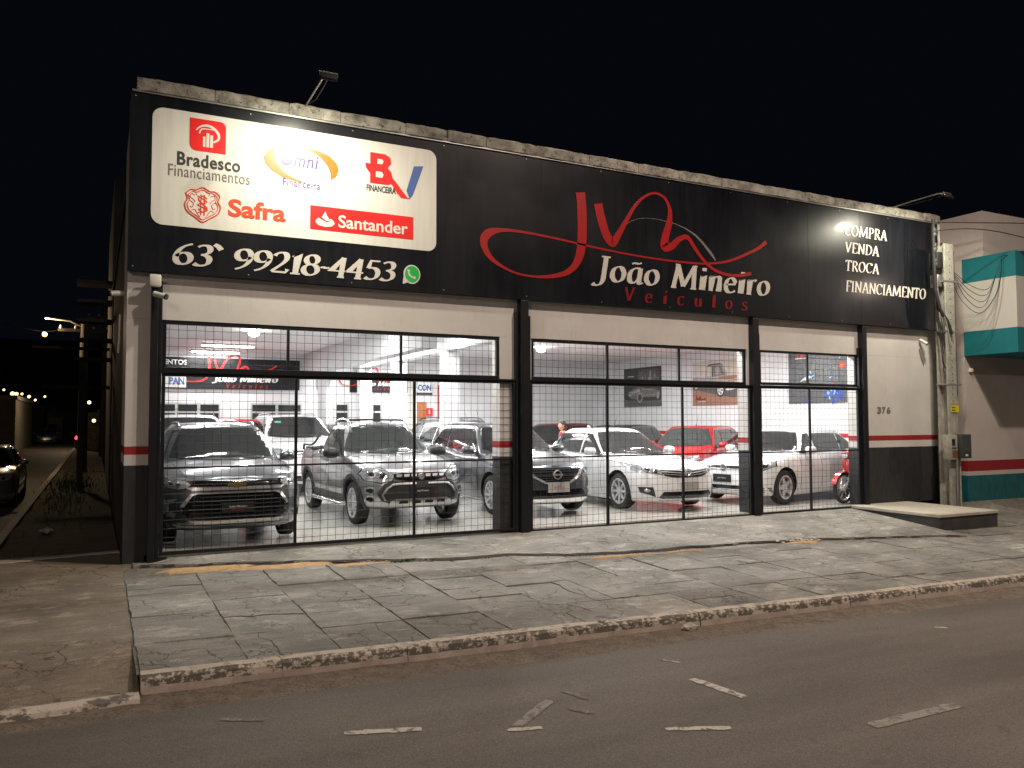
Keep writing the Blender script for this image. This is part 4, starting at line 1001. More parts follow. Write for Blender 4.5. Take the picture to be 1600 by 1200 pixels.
# slabs, one by one
def slab(outline, seed, mat, dz=0):
    r = random.Random(seed); pts = []; m = len(outline)
    for i in range(m):
        (ax, ay), (bx_, by) = outline[i], outline[(i+1) % m]; L = math.hypot(bx_-ax, by-ay); n = max(1, int(L/.14))
        for k in range(n): e = 0 if k == 0 and m > 6 else 1; pts.append((lerp(ax, bx_, k/n)+r.uniform(-.012, .010)*e, lerp(ay, by, k/n)+r.uniform(-.012, .010)*e))
    cx, cy = sum(p[0] for p in pts)/len(pts), sum(p[1] for p in pts)/len(pts)
    tx, ty = r.uniform(-.009, .009), r.uniform(-.009, .009)
    bm = bmesh.new(); Z = lambda x, y: zs(x, y)+dz+tx*(x-cx)+ty*(y-cy)
    sh = lambda x, y, q: (cx+(x-cx)*(1-q), cy+(y-cy)*(1-q))
    top = [bm.verts.new((*sh(x, y, .012), Z(x, y))) for x, y in pts]; c = bm.verts.new((cx, cy, Z(cx, cy)))
    rim = [bm.verts.new((x, y, Z(x, y)-.006-r.random()*.006)) for x, y in pts]; bot = [bm.verts.new((x, y, Z(x, y)-.05)) for x, y in pts]
    k = len(top)
    for i in range(k):
        j = (i+1) % k; bm.faces.new((c, top[i], top[j])); bm.faces.new((top[i], rim[i], rim[j], top[j])); bm.faces.new((rim[i], bot[i], bot[j], rim[j]))
    bmesh.ops.recalc_face_normals(bm, faces=bm.faces)
    return tag(obj('paving_slab', bm, mat, bed))
rr = random.Random(11)
def jagline(p, q, n=6, a=.035):
    return [(lerp(p[0], q[0], i/n)+(rr.uniform(-a, a) if 0 < i < n else 0), lerp(p[1], q[1], i/n)+(rr.uniform(-a, a) if 0 < i < n else 0)) for i in range(n+1)]
def gapped(line, g, ax):       # the same broken edge moved aside by half the gap
    return [(x+g, y) if ax == 0 else (x, y+g) for x, y in line]
def lay(x0, x1, y0, y1, mt, depth=0):
    w, h = x1-x0, y1-y0; g = .002
    if depth < 2 and rr.random() < (.62, .35)[depth] and max(w, h) > .3:
        s1, s2 = rr.uniform(.28, .72), 0; s2 = min(.85, max(.15, s1+rr.uniform(-.2, .2)))
        if w > h*.8 if rr.random() < .7 else w < h:
            L = jagline((lerp(x0, x1, s1), y0), (lerp(x0, x1, s2), y1))
            slab([(x0, y0)]+gapped(L, -g, 0)+[(x0, y1)], rr.random(), mt, rr.uniform(-.007, .003)); slab(gapped(L, g, 0)+[(x1, y1), (x1, y0)], rr.random(), mt, rr.uniform(-.007, .003))
        else:
            L = jagline((x0, lerp(y0, y1, s1)), (x1, lerp(y0, y1, s2)))
            slab([(x0, y0), (x1, y0)]+gapped(L, -g, 1)[::-1], rr.random(), mt, rr.uniform(-.007, .003)); slab(gapped(L, g, 1)+[(x1, y1), (x0, y1)], rr.random(), mt, rr.uniform(-.007, .003))
    else: slab([(x0, y0), (x1, y0), (x1, y1), (x0, y1)], rr.random(), mt, rr.uniform(-.005, .005))
ys = [-.04, -.93, -1.86, -2.80, -3.74, -4.50]
px = .31; col = 0
while px < 16.2:
    w = .745+rr.uniform(-.05, .05); x1 = px+w; off = rr.uniform(-.04, .04)
    for j in range(5):
        if j == 0 and px < 12.7: continue
        if 12.7 < (px+x1)/2 < 14.4 and j < 1: continue
        y1, y0 = ys[j]+(off if j else 0), ys[j+1]+(off if j < 4 else 0)
        mt = 'slab_pale' if rr.random() < .10 else ('slab_dark' if rr.random() < .14 else 'slab'); g = .001+rr.random()*.004
        if j >= 2 and rr.random() < .45: m_ = lerp(y0, y1, rr.uniform(.4, .6)); lay(px+g, x1-g, y0+g, m_-g, mt, 1); lay(px+g, x1-g, m_+g, y1-g, mt, 1)
        else: lay(px+g, x1-g, y0+g, y1-g, mt)
    px = x1; col += 1
# smooth ramp in front of the gates, with its broken lower edge
edge = [(.45, -.28), (.9, -.42), (1.7, -.60), (2.6, -.80), (3.45, -1.08), (4.1, -1.24), (5.0, -1.30), (5.7, -1.56), (6.6, -1.66), (8, -1.66), (9.5, -1.70), (10.8, -1.95), (12.0, -2.12), (12.72, -2.3)]
bm = bmesh.new(); rows = []; NJ = 90; J = jag(8, NJ+1, .035)
for i in range(NJ+1):
    x = lerp(.42, 12.72, i/NJ); ye = interp(x, edge)+J[i]
    row = [bm.verts.new((x, lerp(-.0, ye, k/8), lerp(-.045 if x > .8 else -.09, zs(x, ye)+.022, (k/8)**1.1))) for k in range(9)]
    row.append(bm.verts.new((x, ye-.006, zs(x, ye)-.03))); rows.append(row)
for a, b in zip(rows, rows[1:]):
    for k in range(9): bm.faces.new((a[k], b[k], b[k+1], a[k+1]))
bmesh.ops.recalc_face_normals(bm, faces=bm.faces)
if sum(f.normal.z for f in bm.faces) < 0: bmesh.ops.reverse_faces(bm, faces=bm.faces)
tag(obj('ramp', bm, 'ramp', smooth=60), kind='structure')
# open crack along the foot of the ramp
bm = bmesh.new(); V = []; rc_ = random.Random(31); wv = .02
for i in range(NJ*2+1):
    t = i/(NJ*2); x = lerp(.5, 12.6, t); a_ = min(NJ, int(t*NJ)); f_ = t*NJ-a_; ye = interp(x, edge)+lerp(J[a_], J[min(NJ, a_+1)], f_)
    wv = max(.006, min(.055, wv+rc_.uniform(-.012, .012))); V.append((bm.verts.new((x, ye+.012, zs(x, ye)+.0285)), bm.verts.new((x, ye-wv, zs(x, ye)+.007))))
for a, b in zip(V, V[1:]): bm.faces.new((a[0], a[1], b[1], b[0]))
bmesh.ops.recalc_face_normals(bm, faces=bm.faces)
tag(obj('crack', bm, 'crack_soil'), kind='structure')
# sand washed out along the crack
def heap(name, cx, cy, a, b, h, mat, seed, kind='structure', label=None, cat=None):
    r = random.Random(seed); bm = bmesh.new(); n = 28
    ph = [r.uniform(0, 6.3) for _ in range(4)]
    c = bm.verts.new((cx, cy, zs(cx, cy)+h)); rings = []
    for q in (.45, .8, 1.0):
        ring = []
        for k in range(n):
            t = 2*PI*k/n; rad = q*(1+.16*math.sin(3*t+ph[0])+.10*math.sin(7*t+ph[1])+.08*math.sin(13*t+ph[2]))
            x, y = cx+a*rad*math.cos(t), cy+b*rad*math.sin(t); ring.append(bm.verts.new((x, y, zs(x, y)+(h*(1-q**2)+.003 if q < 1 else -.012))))
        rings.append(ring)
    for k in range(n): bm.faces.new((c, rings[0][k], rings[0][(k+1) % n]))
    for p, q in zip(rings, rings[1:]):
        for k in range(n): bm.faces.new((p[k], q[k], q[(k+1) % n], p[(k+1) % n]))
    bmesh.ops.recalc_face_normals(bm, faces=bm.faces)
    if sum(f.normal.z for f in bm.faces) < 0: bmesh.ops.reverse_faces(bm, faces=bm.faces)
    return tag(obj(name, bm, mat, smooth=180), kind=kind)
heap('sand', 1.15, -.66, .5, .13, .014, 'sand', 1, 'stuff'); heap('sand', 2.05, -.88, .65, .15, .016, 'sand', 2, 'stuff'); heap('sand', 2.9, -1.1, .4, .08, .012, 'sand', 3, 'stuff')
heap('sand', 6.2, -1.80, .55, .05, .012, 'sand', 4, 'stuff'); heap('sand', 9.55, -1.86, .38, .10, .016, 'sand', 6, 'stuff'); heap('sand', 7.3, -1.80, .4, .035, .010, 'sand', 7, 'stuff')
def rubble(name, pts, mat, seed, kind='stuff'):
    r = random.Random(seed); bm = bmesh.new()
    for (x, y, s_) in pts:
        m_ = Matrix.Translation((x, y, zs(x, y)+s_*.3)) @ Matrix.Rotation(r.uniform(0, 3), 4, 'Z') @ Matrix.Rotation(r.uniform(-.5, .5), 4, 'X') @ Matrix.Diagonal((s_*r.uniform(.8, 1.6), s_, s_*.5, 1))
        q = bmesh.ops.create_icosphere(bm, subdivisions=1, radius=.5, matrix=m_)
        for v in q['verts']: v.co += Vector((r.uniform(-1, 1), r.uniform(-1, 1), r.uniform(-1, 1)))*s_*.1
    return tag(obj(name, bm, mat), kind=kind)
rubble('gravel', [(lerp(9.15, 9.95, rr.random()), -1.76+rr.uniform(-.1, .05), rr.uniform(.02, .07)) for _ in range(40)]+[(lerp(2.0, 3.5, rr.random()), 0, 0) for _ in range(0)], 'platform_top', 4)
rubble('gravel', [(x, interp(x, edge)-.04+rr.uniform(-.05, .03), rr.uniform(.008, .028)) for x in [rr.uniform(.9, 12.5) for _ in range(150)]], 'gutter', 5)
rubble('gravel', [(x, interp(x, edge)-.05+rr.uniform(-.04, .03), rr.uniform(.012, .04)) for x in [rr.uniform(2.2, 3.9) for _ in range(60)]], 'old_plaster', 6)
# grass tuft growing in the crack
def blades(name, cx, cy, n, spread, h, mat, seed, zf, label=None, cat=None, kind=None):
    r = random.Random(seed); bm = bmesh.new()
    for _ in range(n):
        x, y = cx+r.gauss(0, spread[0]), cy+r.gauss(0, spread[1]); z = zf(x, y); a = r.uniform(0, 2*PI); L = h*r.uniform(.5, 1.2); w = .004+.004*r.random()+h*.03; t = r.uniform(.1, .7)
        d = Vector((math.cos(a), math.sin(a), 0)); s_ = Vector((-d.y, d.x, 0))*w; p = Vector((x, y, z-.01))
        v = [bm.verts.new(p-s_), bm.verts.new(p+s_), bm.verts.new(p+d*L*t*.4+s_*.7+Vector((0, 0, L*.6))), bm.verts.new(p+d*L*t*.4-s_*.7+Vector((0, 0, L*.6))), bm.verts.new(p+d*L*t+Vector((0, 0, L*(1-t*.3))))]
        bm.faces.new(v[:4]); bm.faces.new((v[3], v[2], v[4]))
    return tag(obj(name, bm, mat), label, cat, kind=kind)
blades('weed_tuft', 3.5, -1.14, 150, (.09, .02), .05, 'grass', 3, zs, 'small green weed tuft growing in the pavement crack before the left gate', 'weed')
blades('grass', -.6, 17, 1100, (.33, 4.6), .16, 'grass', 5, lambda x, y: -.30, kind='stuff')
# kerb stones
kerb = empty('kerb', (0, 0, 0)); tag(kerb, kind='structure')
x = .31; i = 0
while x < 24:
    w = .98+rr.uniform(-.05, .08); bm = bmesh.new(); n = 8; rows = []
    for k in range(n+1):
        xx = lerp(x+.0012, x+w-.0012, k/n); j = rr.uniform(-.005, .005)+.012*math.sin(xx*3.1)*0; z = zk(xx)+rr.uniform(-.003, .003)
        rows.append([bm.verts.new(p) for p in ((xx, KY+.02, z-.22), (xx, KY+.02, z+.006), (xx, KY-.085+j*.5, z+.006), (xx, KY-.115+j, z-.018+j), (xx, KY-.128+j, z-.068), (xx, KY-.138, z-.22))])
    for a, b in zip(rows, rows[1:]):
        for k in range(5): f = bm.faces.new((a[k], b[k], b[k+1], a[k+1])); f.material_index = 2 if k < 2 else (0 if k < 4 else 1)
    for q in (rows[0], rows[-1]): bm.faces.new(q)
    bmesh.ops.recalc_face_normals(bm, faces=bm.faces)
    obj('kerb_stone', bm, ['kerb_flaky', 'kerb_face', 'kerb_top'], kerb); x += w
# flush painted kerb across the corner
bm = bmesh.new(); rows = []
for k in range(61):
    xx = lerp(-6, .30, k/60); j = rr.uniform(-.014, .014)
    rows.append([bm.verts.new(p) for p in ((xx, -4.56+j, -.272), (xx, -4.66, -.250+rr.uniform(-.005, .005)), (xx, -4.76+j, -.262), (xx, -4.80+j, -.335))])
for a, b in zip(rows, rows[1:]):
    for k in range(3): bm.faces.new((a[k], b[k], b[k+1], a[k+1]))
bmesh.ops.recalc_face_normals(bm, faces=bm.faces)
tag(obj('flush_kerb', bm, 'kerb_paint', smooth=50), kind='structure')
for y0, y1 in ((-4.4, 60),):
    tag(obj('side_kerb', bx(-1.40, -1.25, y0, y1, -.5, -.24, bev=.01), 'kerb_face'), kind='structure')
# worn road markings
def dash(p, q, w, mat, seed):
    r = random.Random(seed); d = Vector((q[0]-p[0], q[1]-p[1])); L = d.length; d.normalize(); s_ = Vector((-d.y, d.x)); n = max(6, int(L/.04)); bm = bmesh.new(); V = []
    for i in range(n+1):
        t = i/n; e = 1 if 0 < i < n else .7
        c = Vector(p[:2])+d*L*t; a = c+s_*(w/2*e+r.uniform(-.008, .008)); b = c-s_*(w/2*e+r.uniform(-.008, .008)); V.append([bm.verts.new((v.x, v.y, zk(v.x)-.135+.004)) for v in (a, b)])
    for a, b in zip(V, V[1:]): bm.faces.new((a[0], a[1], b[1], b[0]))
    bmesh.ops.recalc_face_normals(bm, faces=bm.faces)
    if sum(f.normal.z for f in bm.faces) < 0: bmesh.ops.reverse_faces(bm, faces=bm.faces)
    tag(obj('road_marking', bm, mat), kind='structure')
dash((4.52, -7.16), (5.46, -7.13), .10, 'road_paint_faint', 1)
dash((4.10, -5.88), (4.17, -6.38), .085, 'road_paint', 2)
dash((3.26, -6.64), (3.66, -6.80), .06, 'road_paint', 3)
dash((1.40, -5.86), (1.86, -5.99), .07, 'road_paint', 4)
dash((2.42, -6.20), (2.86, -5.86), .075, 'road_paint_faint', 6); dash((2.34, -6.24), (2.56, -6.285), .06, 'road_paint', 7)
dash((3.05, -5.7), (3.12, -5.95), .05, 'road_paint_ghost', 9); dash((2.9, -6.05), (3.0, -6.2), .06, 'road_paint_ghost', 10); dash((.75, -5.3), (1.0, -5.42), .05, 'road_paint_ghost', 11)
dash((7.4, -5.55), (7.5, -5.62), .04, 'road_paint', 12); dash((4.2, -5.35), (4.3, -5.5), .03, 'road_paint', 13)
# litter at the kerb
def crumple(x, y, z, s_, seed, label):
    r = random.Random(seed); bm = bmesh.new(); bmesh.ops.create_icosphere(bm, subdivisions=2, radius=.5, matrix=Matrix.Translation((x, y, z)) @ Matrix.Diagonal((s_, s_*.6, s_*.45, 1)))
    for v in bm.verts: v.co += Vector((r.uniform(-1, 1), r.uniform(-1, 1), r.uniform(-.6, 1)))*s_*.14
    tag(obj('litter', bm, 'platform_top'), label, 'litter')
crumple(5.05, KY-.20, zk(5)-.105, .17, 3, 'larger crumpled scrap lying in the gutter against the kerb face')
crumple(4.15, KY-.06, zk(4.4)+.02, .09, 4, 'small crumpled scrap sitting on the kerb edge')
crumple(-.72, 5.1, -.24, .2, 5, 'pale crumpled bag on the dark verge left of the building')
# step block at the right end
t = empty('concrete_step', (13.55, -.92, 0)); tag(t, kind='structure')
def at(o, p): o.parent = p; o.location = -Vector(p.location); return o
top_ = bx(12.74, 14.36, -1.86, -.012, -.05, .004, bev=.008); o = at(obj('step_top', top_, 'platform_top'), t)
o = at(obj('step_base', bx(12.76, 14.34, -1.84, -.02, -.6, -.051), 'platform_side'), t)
# ---------------------------------------------------------------- the showroom
B = empty('car_showroom', (7.8, 6, 0)); tag(B, 'long white single storey car showroom with black dado, red stripe and lit interior', 'building')
def bpart(name, bm, mat, parent=None, smooth=None):
    o = obj(name, bm, mat, parent or B, smooth)
    if parent is None or parent is B: o.location = -Vector(B.location)
    return o
def bb(name, x0, x1, y0, y1, z0, z1, mat, bev=0, parent=None): return bpart(name, bx(x0, x1, y0, y1, z0, z1, bev=bev), mat, parent)
# front wall: piers and lintel (plaster overhead is set behind the sign)
bb('front_pillar', .31, .70, 0, .25, -.6, 2.87, 'wall_front')
bb('front_pier', 5.36, 5.90, 0, .25, -.6, 2.87, 'wall_front')
bb('front_pier', 10.24, 10.53, 0, .25, -.6, 2.87, 'wall_front')
bb('front_wall', 13.05, 15.36, 0, .25, -.6, 2.87, 'wall_front')
bb('front_lintel', .31, 15.36, 0, .25, 2.872, 5.62, 'wall_front')
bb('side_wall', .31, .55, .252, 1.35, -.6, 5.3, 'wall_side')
bb('side_wall', .36, .55, 1.352, 12.4, -.6, 5.3, 'far_dark')  # unlit rear stretch of the side wall, its shade put into the dark colour
bb('side_wall', 15.2, 15.40, .252, 12.4, -.6, 5.5, 'wall_inside')
bb('back_wall', .36, 15.4, 12.402, 12.65, -.3, 4.2, 'wall_inside')
bb('ceiling', .552, 15.198, .252, 12.40, 3.52, 3.66, 'ceiling')
bb('roof', .33, 15.38, .26, 12.64, 5.0, 5.1, 'far_dark')
fl = bb('showroom_floor', .552, 15.198, -.0, 12.40, -.30, -.012, 'floor_inside')
# beam and columns of the nave
bb('beam', 5.25, 5.55, 3.0, 12.39, 2.95, 3.518, 'wall_inside'); bb('beam', 6.68, 7.0, .26, 12.39, 3.13, 3.517, 'wall_inside')
for (x, y, w, d) in ((5.22, 9.7, .18, .95), (6.66, 5.3, .34, .30), (6.66, 8.65, .34, .30), (6.66, 11.6, .34, .30)):
    bb('column', x, x+w, y, y+d, -.02, 3.51, 'wall_inside')
bb('pilaster', 15.0, 15.195, 11.2, 11.5, -.02, 3.51, 'wall_inside'); bb('pilaster', 14.95, 15.195, .26, .62, -.02, 3.51, 'wall_inside')
bb('red_pipe', 9.35, 9.5, 12.25, 12.38, 0, 2.72, 'sign_red')
# back wall details
def window(x0, x1, z0, z1, y=12.40, n=2):
    w = bb('back_window', x0, x1, y-.03, y-.002, z0, z1, 'frame_alu')
    k = (x1-x0)/n
    for i in range(n):
        bpart('window_pane', bx(x0+k*i+.04, x0+k*(i+1)-.04, y-.038, y-.031, z0+.05, z1-.28), 'window_dark', w); bpart('window_pane', bx(x0+k*i+.04, x0+k*(i+1)-.04, y-.038, y-.031, z1-.23, z1-.05), 'window_dark', w)
window(.8, 3.0, 1.05, 2.13, n=4); window(3.8, 5.2, 1.05, 2.13, n=2); window(6.15, 6.65, 1.2, 2.15, n=2) if False else window(5.75, 6.55, 1.2, 2.15, n=2); window(7.25, 7.55, .9, 2.15, n=1)
bb('wall_panel', 8.2, 8.55, 12.36, 12.395, 0, 3.3, 'box_white')
d = bb('back_door', 8.68, 8.95, 12.34, 12.398, 0, 2.2, 'door_wood'); bpart('door_handle', bx(8.72, 8.75, 12.31, 12.338, 1.0, 1.1), 'chrome', d)
# ceiling tube lights: fitting with two tubes, and its lamp; last four added behind the beams to brighten the bay
lampgrp = 'tube lights on the showroom ceiling'
spots = [(2.85, 9.9, 'long tube light nearer the gate of the two left of the ceiling edge'), (2.8, 11.85, 'tube light on the ceiling farther back, just above the inside sign'), (1.6, 4.3, None), (2.0, .95, None), (4.4, .95, None), (4.2, 4.6, None),
         (7.6, .95, None), (9.9, .95, None), (12.4, .95, None), (8.6, 5.15, None), (12.2, 5.15, None), (10.4, 3.0, None), (13.9, 2.6, None), (6.0, 4.6, None), (6.1, 10.6, None), (7.25, 7.2, 'added tube light running front to back, hidden behind the second ceiling beam, nearer one'), (7.25, 10.4, 'added tube light running front to back, hidden behind the second ceiling beam, farther one'), (5.85, 7.4, 'added tube light running front to back, hidden between the two ceiling beams')]
TL = ['over the bonnet of the white SUV at far left', 'over the bonnet of the dark SUV', 'over the bonnet of the silver pickup', 'over the load bed of the silver pickup', 'over the bonnet of the crossover', 'over the bonnet of the white sedan', 'over the white hatchback front wheel', 'over the grey SUV with roof rails', 'over the bright red hatchback', 'between the white sedan and the red hatchback', 'near the right wall beneath the nearest poster', 'over the gap between pickup and crossover', 'added out of view between the beams near the second inside sign']
first = None
for i, (x, y, lab) in enumerate(spots):
    if lab is None: lab = 'ceiling tube light '+TL.pop(0)
    if first is None:
        r_ = empty('tube_light', (x, y, 3.518)); obj('fitting', bx(-.62, .62, -.06, .06, -.05, 0, bev=.008), 'white_plastic', r_)
        for s_ in (-.03, .03): obj('tube', tb([(-.6, s_, -.065), (.6, s_, -.065)], .016, 8), 'tube_light', r_)
        first = r_
    else:
        r_ = copy_tree(first); r_.location = (x, y, 3.518)
        if i > 14: r_.rotation_euler = (0, 0, PI/2)
    tag(r_, lab or 'white tube light fixed to the showroom ceiling above the parked cars', 'ceiling light', lampgrp)
    ld = bpy.data.lights.new('tube_lamp', 'AREA'); ld.shape = 'RECTANGLE'; ld.size = 1.2; ld.size_y = .10; ld.energy = (110 if y > 5 and y < 6 else (35 if x > 13 else 68)) if x > 6 else 52; ld.color = (1, .985, .96)
    lo = bpy.data.objects.new('tube_lamp', ld); COL.objects.link(lo); lo.location = (x, y, 3.42); lo.rotation_euler = (0, 0, PI/2 if i > 14 else 0)
    if i > 14: ld.energy = 140
for x, y, lab in ((2.9, 6.6, 'round bulb on the showroom ceiling seen through the left gate'), (10.2, 7.4, 'round bulb on the ceiling seen through the top of the middle gate')):
    ld = bpy.data.lights.new('bulb_lamp', 'AREA'); ld.shape = 'DISK'; ld.size = .2; ld.energy = 230 if x > 6 else 70; ld.color = (1, .985, .96); lo = bpy.data.objects.new('bulb_lamp', ld); COL.objects.link(lo); lo.location = (x, y, 3.36)
    tag(obj('ceiling_bulb', lathe([(0, 3.38), (.05, 3.39), (.10, 3.42), (.11, 3.46), (.06, 3.50), (.05, 3.519), (0, 3.519)], 'z', 16, (x, y, 0)), 'bulb', smooth=60), lab, 'ceiling light')
# ---- fascia sign
FY = -.12
SG = empty('fascia_sign', (7.8, FY, 3.43)); tag(SG, 'long black fascia sign with finance logos, phone number and red script logo', 'sign')
def sg(o): o.location = -Vector(SG.location); return o
def allsg(lst):
    for o in lst: sg(o)
sb = sg(obj('sign_board', bx(.305, 15.36, FY, -.004, 3.44, 5.635, bev=.004), 'sign_black', SG))
wp = sg(obj('white_panel', prism(rounded(.55, 4.29, 4.03, 5.49, .13, 6), FY-.006, FY-.0005, 'y'), 'sign_white', SG))
sg(obj('edge_trim', bx(15.362, 15.415, FY-.01, .02, 3.0, 5.63), 'white_plastic', SG)); sg(obj('top_trim', bx(.32, 15.35, FY-.02, FY+.02, 5.637, 5.66), 'galvanised', SG))
PY = FY-.0065; BY = FY-.001
for k, x in enumerate((4.62, 6.02, 7.0+.42, 8.84, 10.24, 11.66, 13.06, 14.44)): sg(obj('panel_seam', bx(x-.0025, x+.0025, FY-.0012, FY-.0002, 3.46, 5.62), 'dark_void', SG))
for k in range(12):
    for z in (3.49, 5.59): sg(obj('rivet', lathe([(0, FY-.005), (.008, FY-.004), (.010, FY-.0005)], 'y', 8, (.36+1.35*k, 0, z)), 'galvanised', SG))
# orange vertical crest, words, marks
def logo(name, poly, mat, y=PY, d=.004): return sg(obj(name, prism(poly, y-d, y, 'y'), mat, SG))
logo('tree_mark', [(.98, 5.42), (1.34, 5.42)]+[(1.34+.07*math.sin(R(a)), 5.35+.07*math.cos(R(a))) for a in (30, 60, 90)]+[(1.41, 5.01), (1.06, 5.01)]+[(1.06-.08*math.sin(R(a)), 5.09-.08*math.cos(R(a))) for a in (30, 60, 90)], 'logo_red')
for x0, x1, z0, z1 in ((1.135, 1.165, 5.07, 5.20), (1.175, 1.21, 5.07, 5.25), (1.22, 1.255, 5.07, 5.23)): logo('tree_trunk', [(x0, z0), (x1, z0), (x1, z1), (x0, z1)], 'sign_white', PY-.0045, .002)
sg(ribbon('tree_crown', crv([(1.05, 5.27), (1.12, 5.33), (1.22, 5.34), (1.31, 5.27), (1.32, 5.19), (1.26, 5.14)], 6), [(0, .012), (.5, .035), (1, .02)], PY-.0045, 'sign_white', SG, .002))
sg(ribbon('tree_crown', crv([(1.09, 5.23), (1.12, 5.29), (1.20, 5.30), (1.26, 5.30)], 6), [(0, .018), (1, .01)], PY-.0062, 'sign_white', SG, .001))
def W3(s, x0, x1, z0, z1, mat, **k):
    o = word('lettering', s, (x0, x1, z0, z1), PY, mat, SG, **k); return sg(o)
W3('Bradesco', .84, 1.59, 4.80, 4.97, 'text_dark', bold=.022, spacing=1.08)
W3('Financiamentos', .74, 1.71, 4.655, 4.80, 'text_grey', spacing=1.08)
logo('orange_swoosh', [(2.00, 5.20), (1.92, 5.13), (1.88, 5.05), (1.90, 4.97), (1.98, 4.89), (2.12, 4.82), (2.28, 4.785), (2.43, 4.78), (2.28, 4.82), (2.15, 4.88), (2.06, 4.97), (2.02, 5.07)], 'logo_orange')
logo('orange_swoosh', [(2.42, 5.25), (2.58, 5.24), (2.74, 5.19), (2.84, 5.10), (2.87, 5.01), (2.84, 4.92), (2.76, 4.86), (2.76, 4.95), (2.72, 5.04), (2.63, 5.14), (2.52, 5.21)], 'logo_orange')
W3('Omni', 2.10, 2.60, 4.98, 5.17, 'logo_purple', bold=.02, shear=.2, spacing=1.1)
W3('Financeira', 2.13, 2.62, 4.71, 4.81, 'logo_purple', bold=.012, spacing=1.15)
# B with arrow and blue stroke
logo('letter_b', [(3.31, 5.33), (3.52, 5.33), (3.60, 5.29), (3.61, 5.20), (3.56, 5.14), (3.61, 5.09), (3.64, 4.99), (3.72, 4.83), (3.78, 4.79), (3.89, 4.745), (3.88, 4.74), (3.78, 4.755), (3.70, 4.80), (3.62, 4.92), (3.55, 4.90), (3.31, 4.90), (3.31, 5.03), (3.25, 5.11), (3.24, 5.17), (3.31, 5.17)], 'logo_red')
for q in ([(3.41, 5.25), (3.48, 5.25), (3.50, 5.22), (3.48, 5.18), (3.41, 5.18)], [(3.39, 5.07), (3.48, 5.07), (3.50, 5.03), (3.48, 4.99), (3.39, 4.99)]): logo('letter_hole', q, 'sign_white', PY-.0045, .002)
logo('letter_stroke', [(3.58, 5.02), (3.66, 4.98), (3.86, 4.745), (3.76, 4.745), (3.70, 4.80)], 'logo_red', PY-.0047, .002)
logo('blue_stroke', [(3.95, 5.22), (4.09, 5.24), (3.93, 4.80), (3.885, 4.745), (3.84, 4.86)], 'logo_blue')
W3('FINANCEIRA', 3.26, 3.68, 4.785, 4.875, 'text_dark', bold=.02)
# crest and wordmark
cx, cz = 1.145, 4.34
crest = [(cx-.20, cz+.12), (cx-.14, cz+.17), (cx-.08, cz+.17), (cx, cz+.21), (cx+.08, cz+.17), (cx+.14, cz+.17), (cx+.20, cz+.12), (cx+.18, cz+.05), (cx+.21, cz-.02), (cx+.18, cz-.11), (cx+.08, cz-.18), (cx, cz-.23), (cx-.08, cz-.18), (cx-.18, cz-.11), (cx-.21, cz-.02), (cx-.18, cz+.05)]
sg(ribbon('crest_outline', crv(crest+[crest[0]], 4), .014, PY, 'safra_red', SG)); ins = [(cx+(a-cx)*.86, cz+(b-cz)*.86) for a, b in crest]; sg(ribbon('crest_outline', crv(ins+[ins[0]], 4), .006, PY, 'safra_red', SG))
sg(ribbon('crest_letter', crv([(cx+.05, cz+.07), (cx, cz+.10), (cx-.05, cz+.06), (cx, cz), (cx+.05, cz-.05), (cx, cz-.10), (cx-.05, cz-.06)], 5), .016, PY, 'safra_red', SG, .004))
sg(ribbon('crest_letter', crv([(cx-.02, cz+.12), (cx-.02, cz-.14)], 2), .010, PY, 'safra_red', SG, .005)); sg(ribbon('crest_letter', crv([(cx+.02, cz+.12), (cx+.02, cz-.14)], 2), .010, PY, 'safra_red', SG, .0055))
sg(ribbon('crest_letter', crv([(cx-.06, cz+.10), (cx+.05, cz+.03), (cx-.06, cz-.01), (cx+.06, cz-.07), (cx-.05, cz-.11)], 5), .009, PY, 'safra_red', SG, .0062))
for s_ in (-1, 1):
    for q in ([(.09, .10), (.13, .12), (.15, .08), (.11, .05), (.09, .02)], [(.15, .03), (.11, 0), (.12, -.05), (.15, -.04)], [(.13, -.09), (.09, -.08), (.06, -.13), (.03, -.17)], [(.04, .15), (.08, .14), (.07, .11)]):
        sg(ribbon('crest_scroll', crv([(cx+s_*a, cz+b) for a, b in q], 4), .007, PY, 'safra_red', SG, .004))
W3('Safra', 1.45, 2.17, 4.22, 4.45, 'safra_red', bold=.03)
logo('red_banner', [(2.49, 4.19), (3.94, 4.13), (3.94, 4.455), (2.49, 4.515)] if False else [(2.49, 4.17), (3.94, 4.17), (3.94, 4.49), (2.49, 4.49)], 'logo_red')
def W4(s, x0, x1, z0, z1, mat, **k): o = word('lettering', s, (x0, x1, z0, z1), PY-.004, mat, SG, **k); return sg(o)
W4('Santander', 2.87, 3.86, 4.225, 4.40, 'sign_white', bold=.018)
logo('flame_base', [(2.56, 4.27), (2.60, 4.23), (2.69, 4.215), (2.78, 4.23), (2.82, 4.27), (2.80, 4.31), (2.76, 4.335), (2.75, 4.29), (2.71, 4.28), (2.66, 4.30), (2.60, 4.33), (2.565, 4.30)], 'sign_white', PY-.0045, .003)
logo('flame', [(2.64, 4.34), (2.68, 4.40), (2.69, 4.43), (2.71, 4.37), (2.75, 4.32), (2.75, 4.295), (2.70, 4.30), (2.67, 4.32)], 'sign_white', PY-.0078, .003)
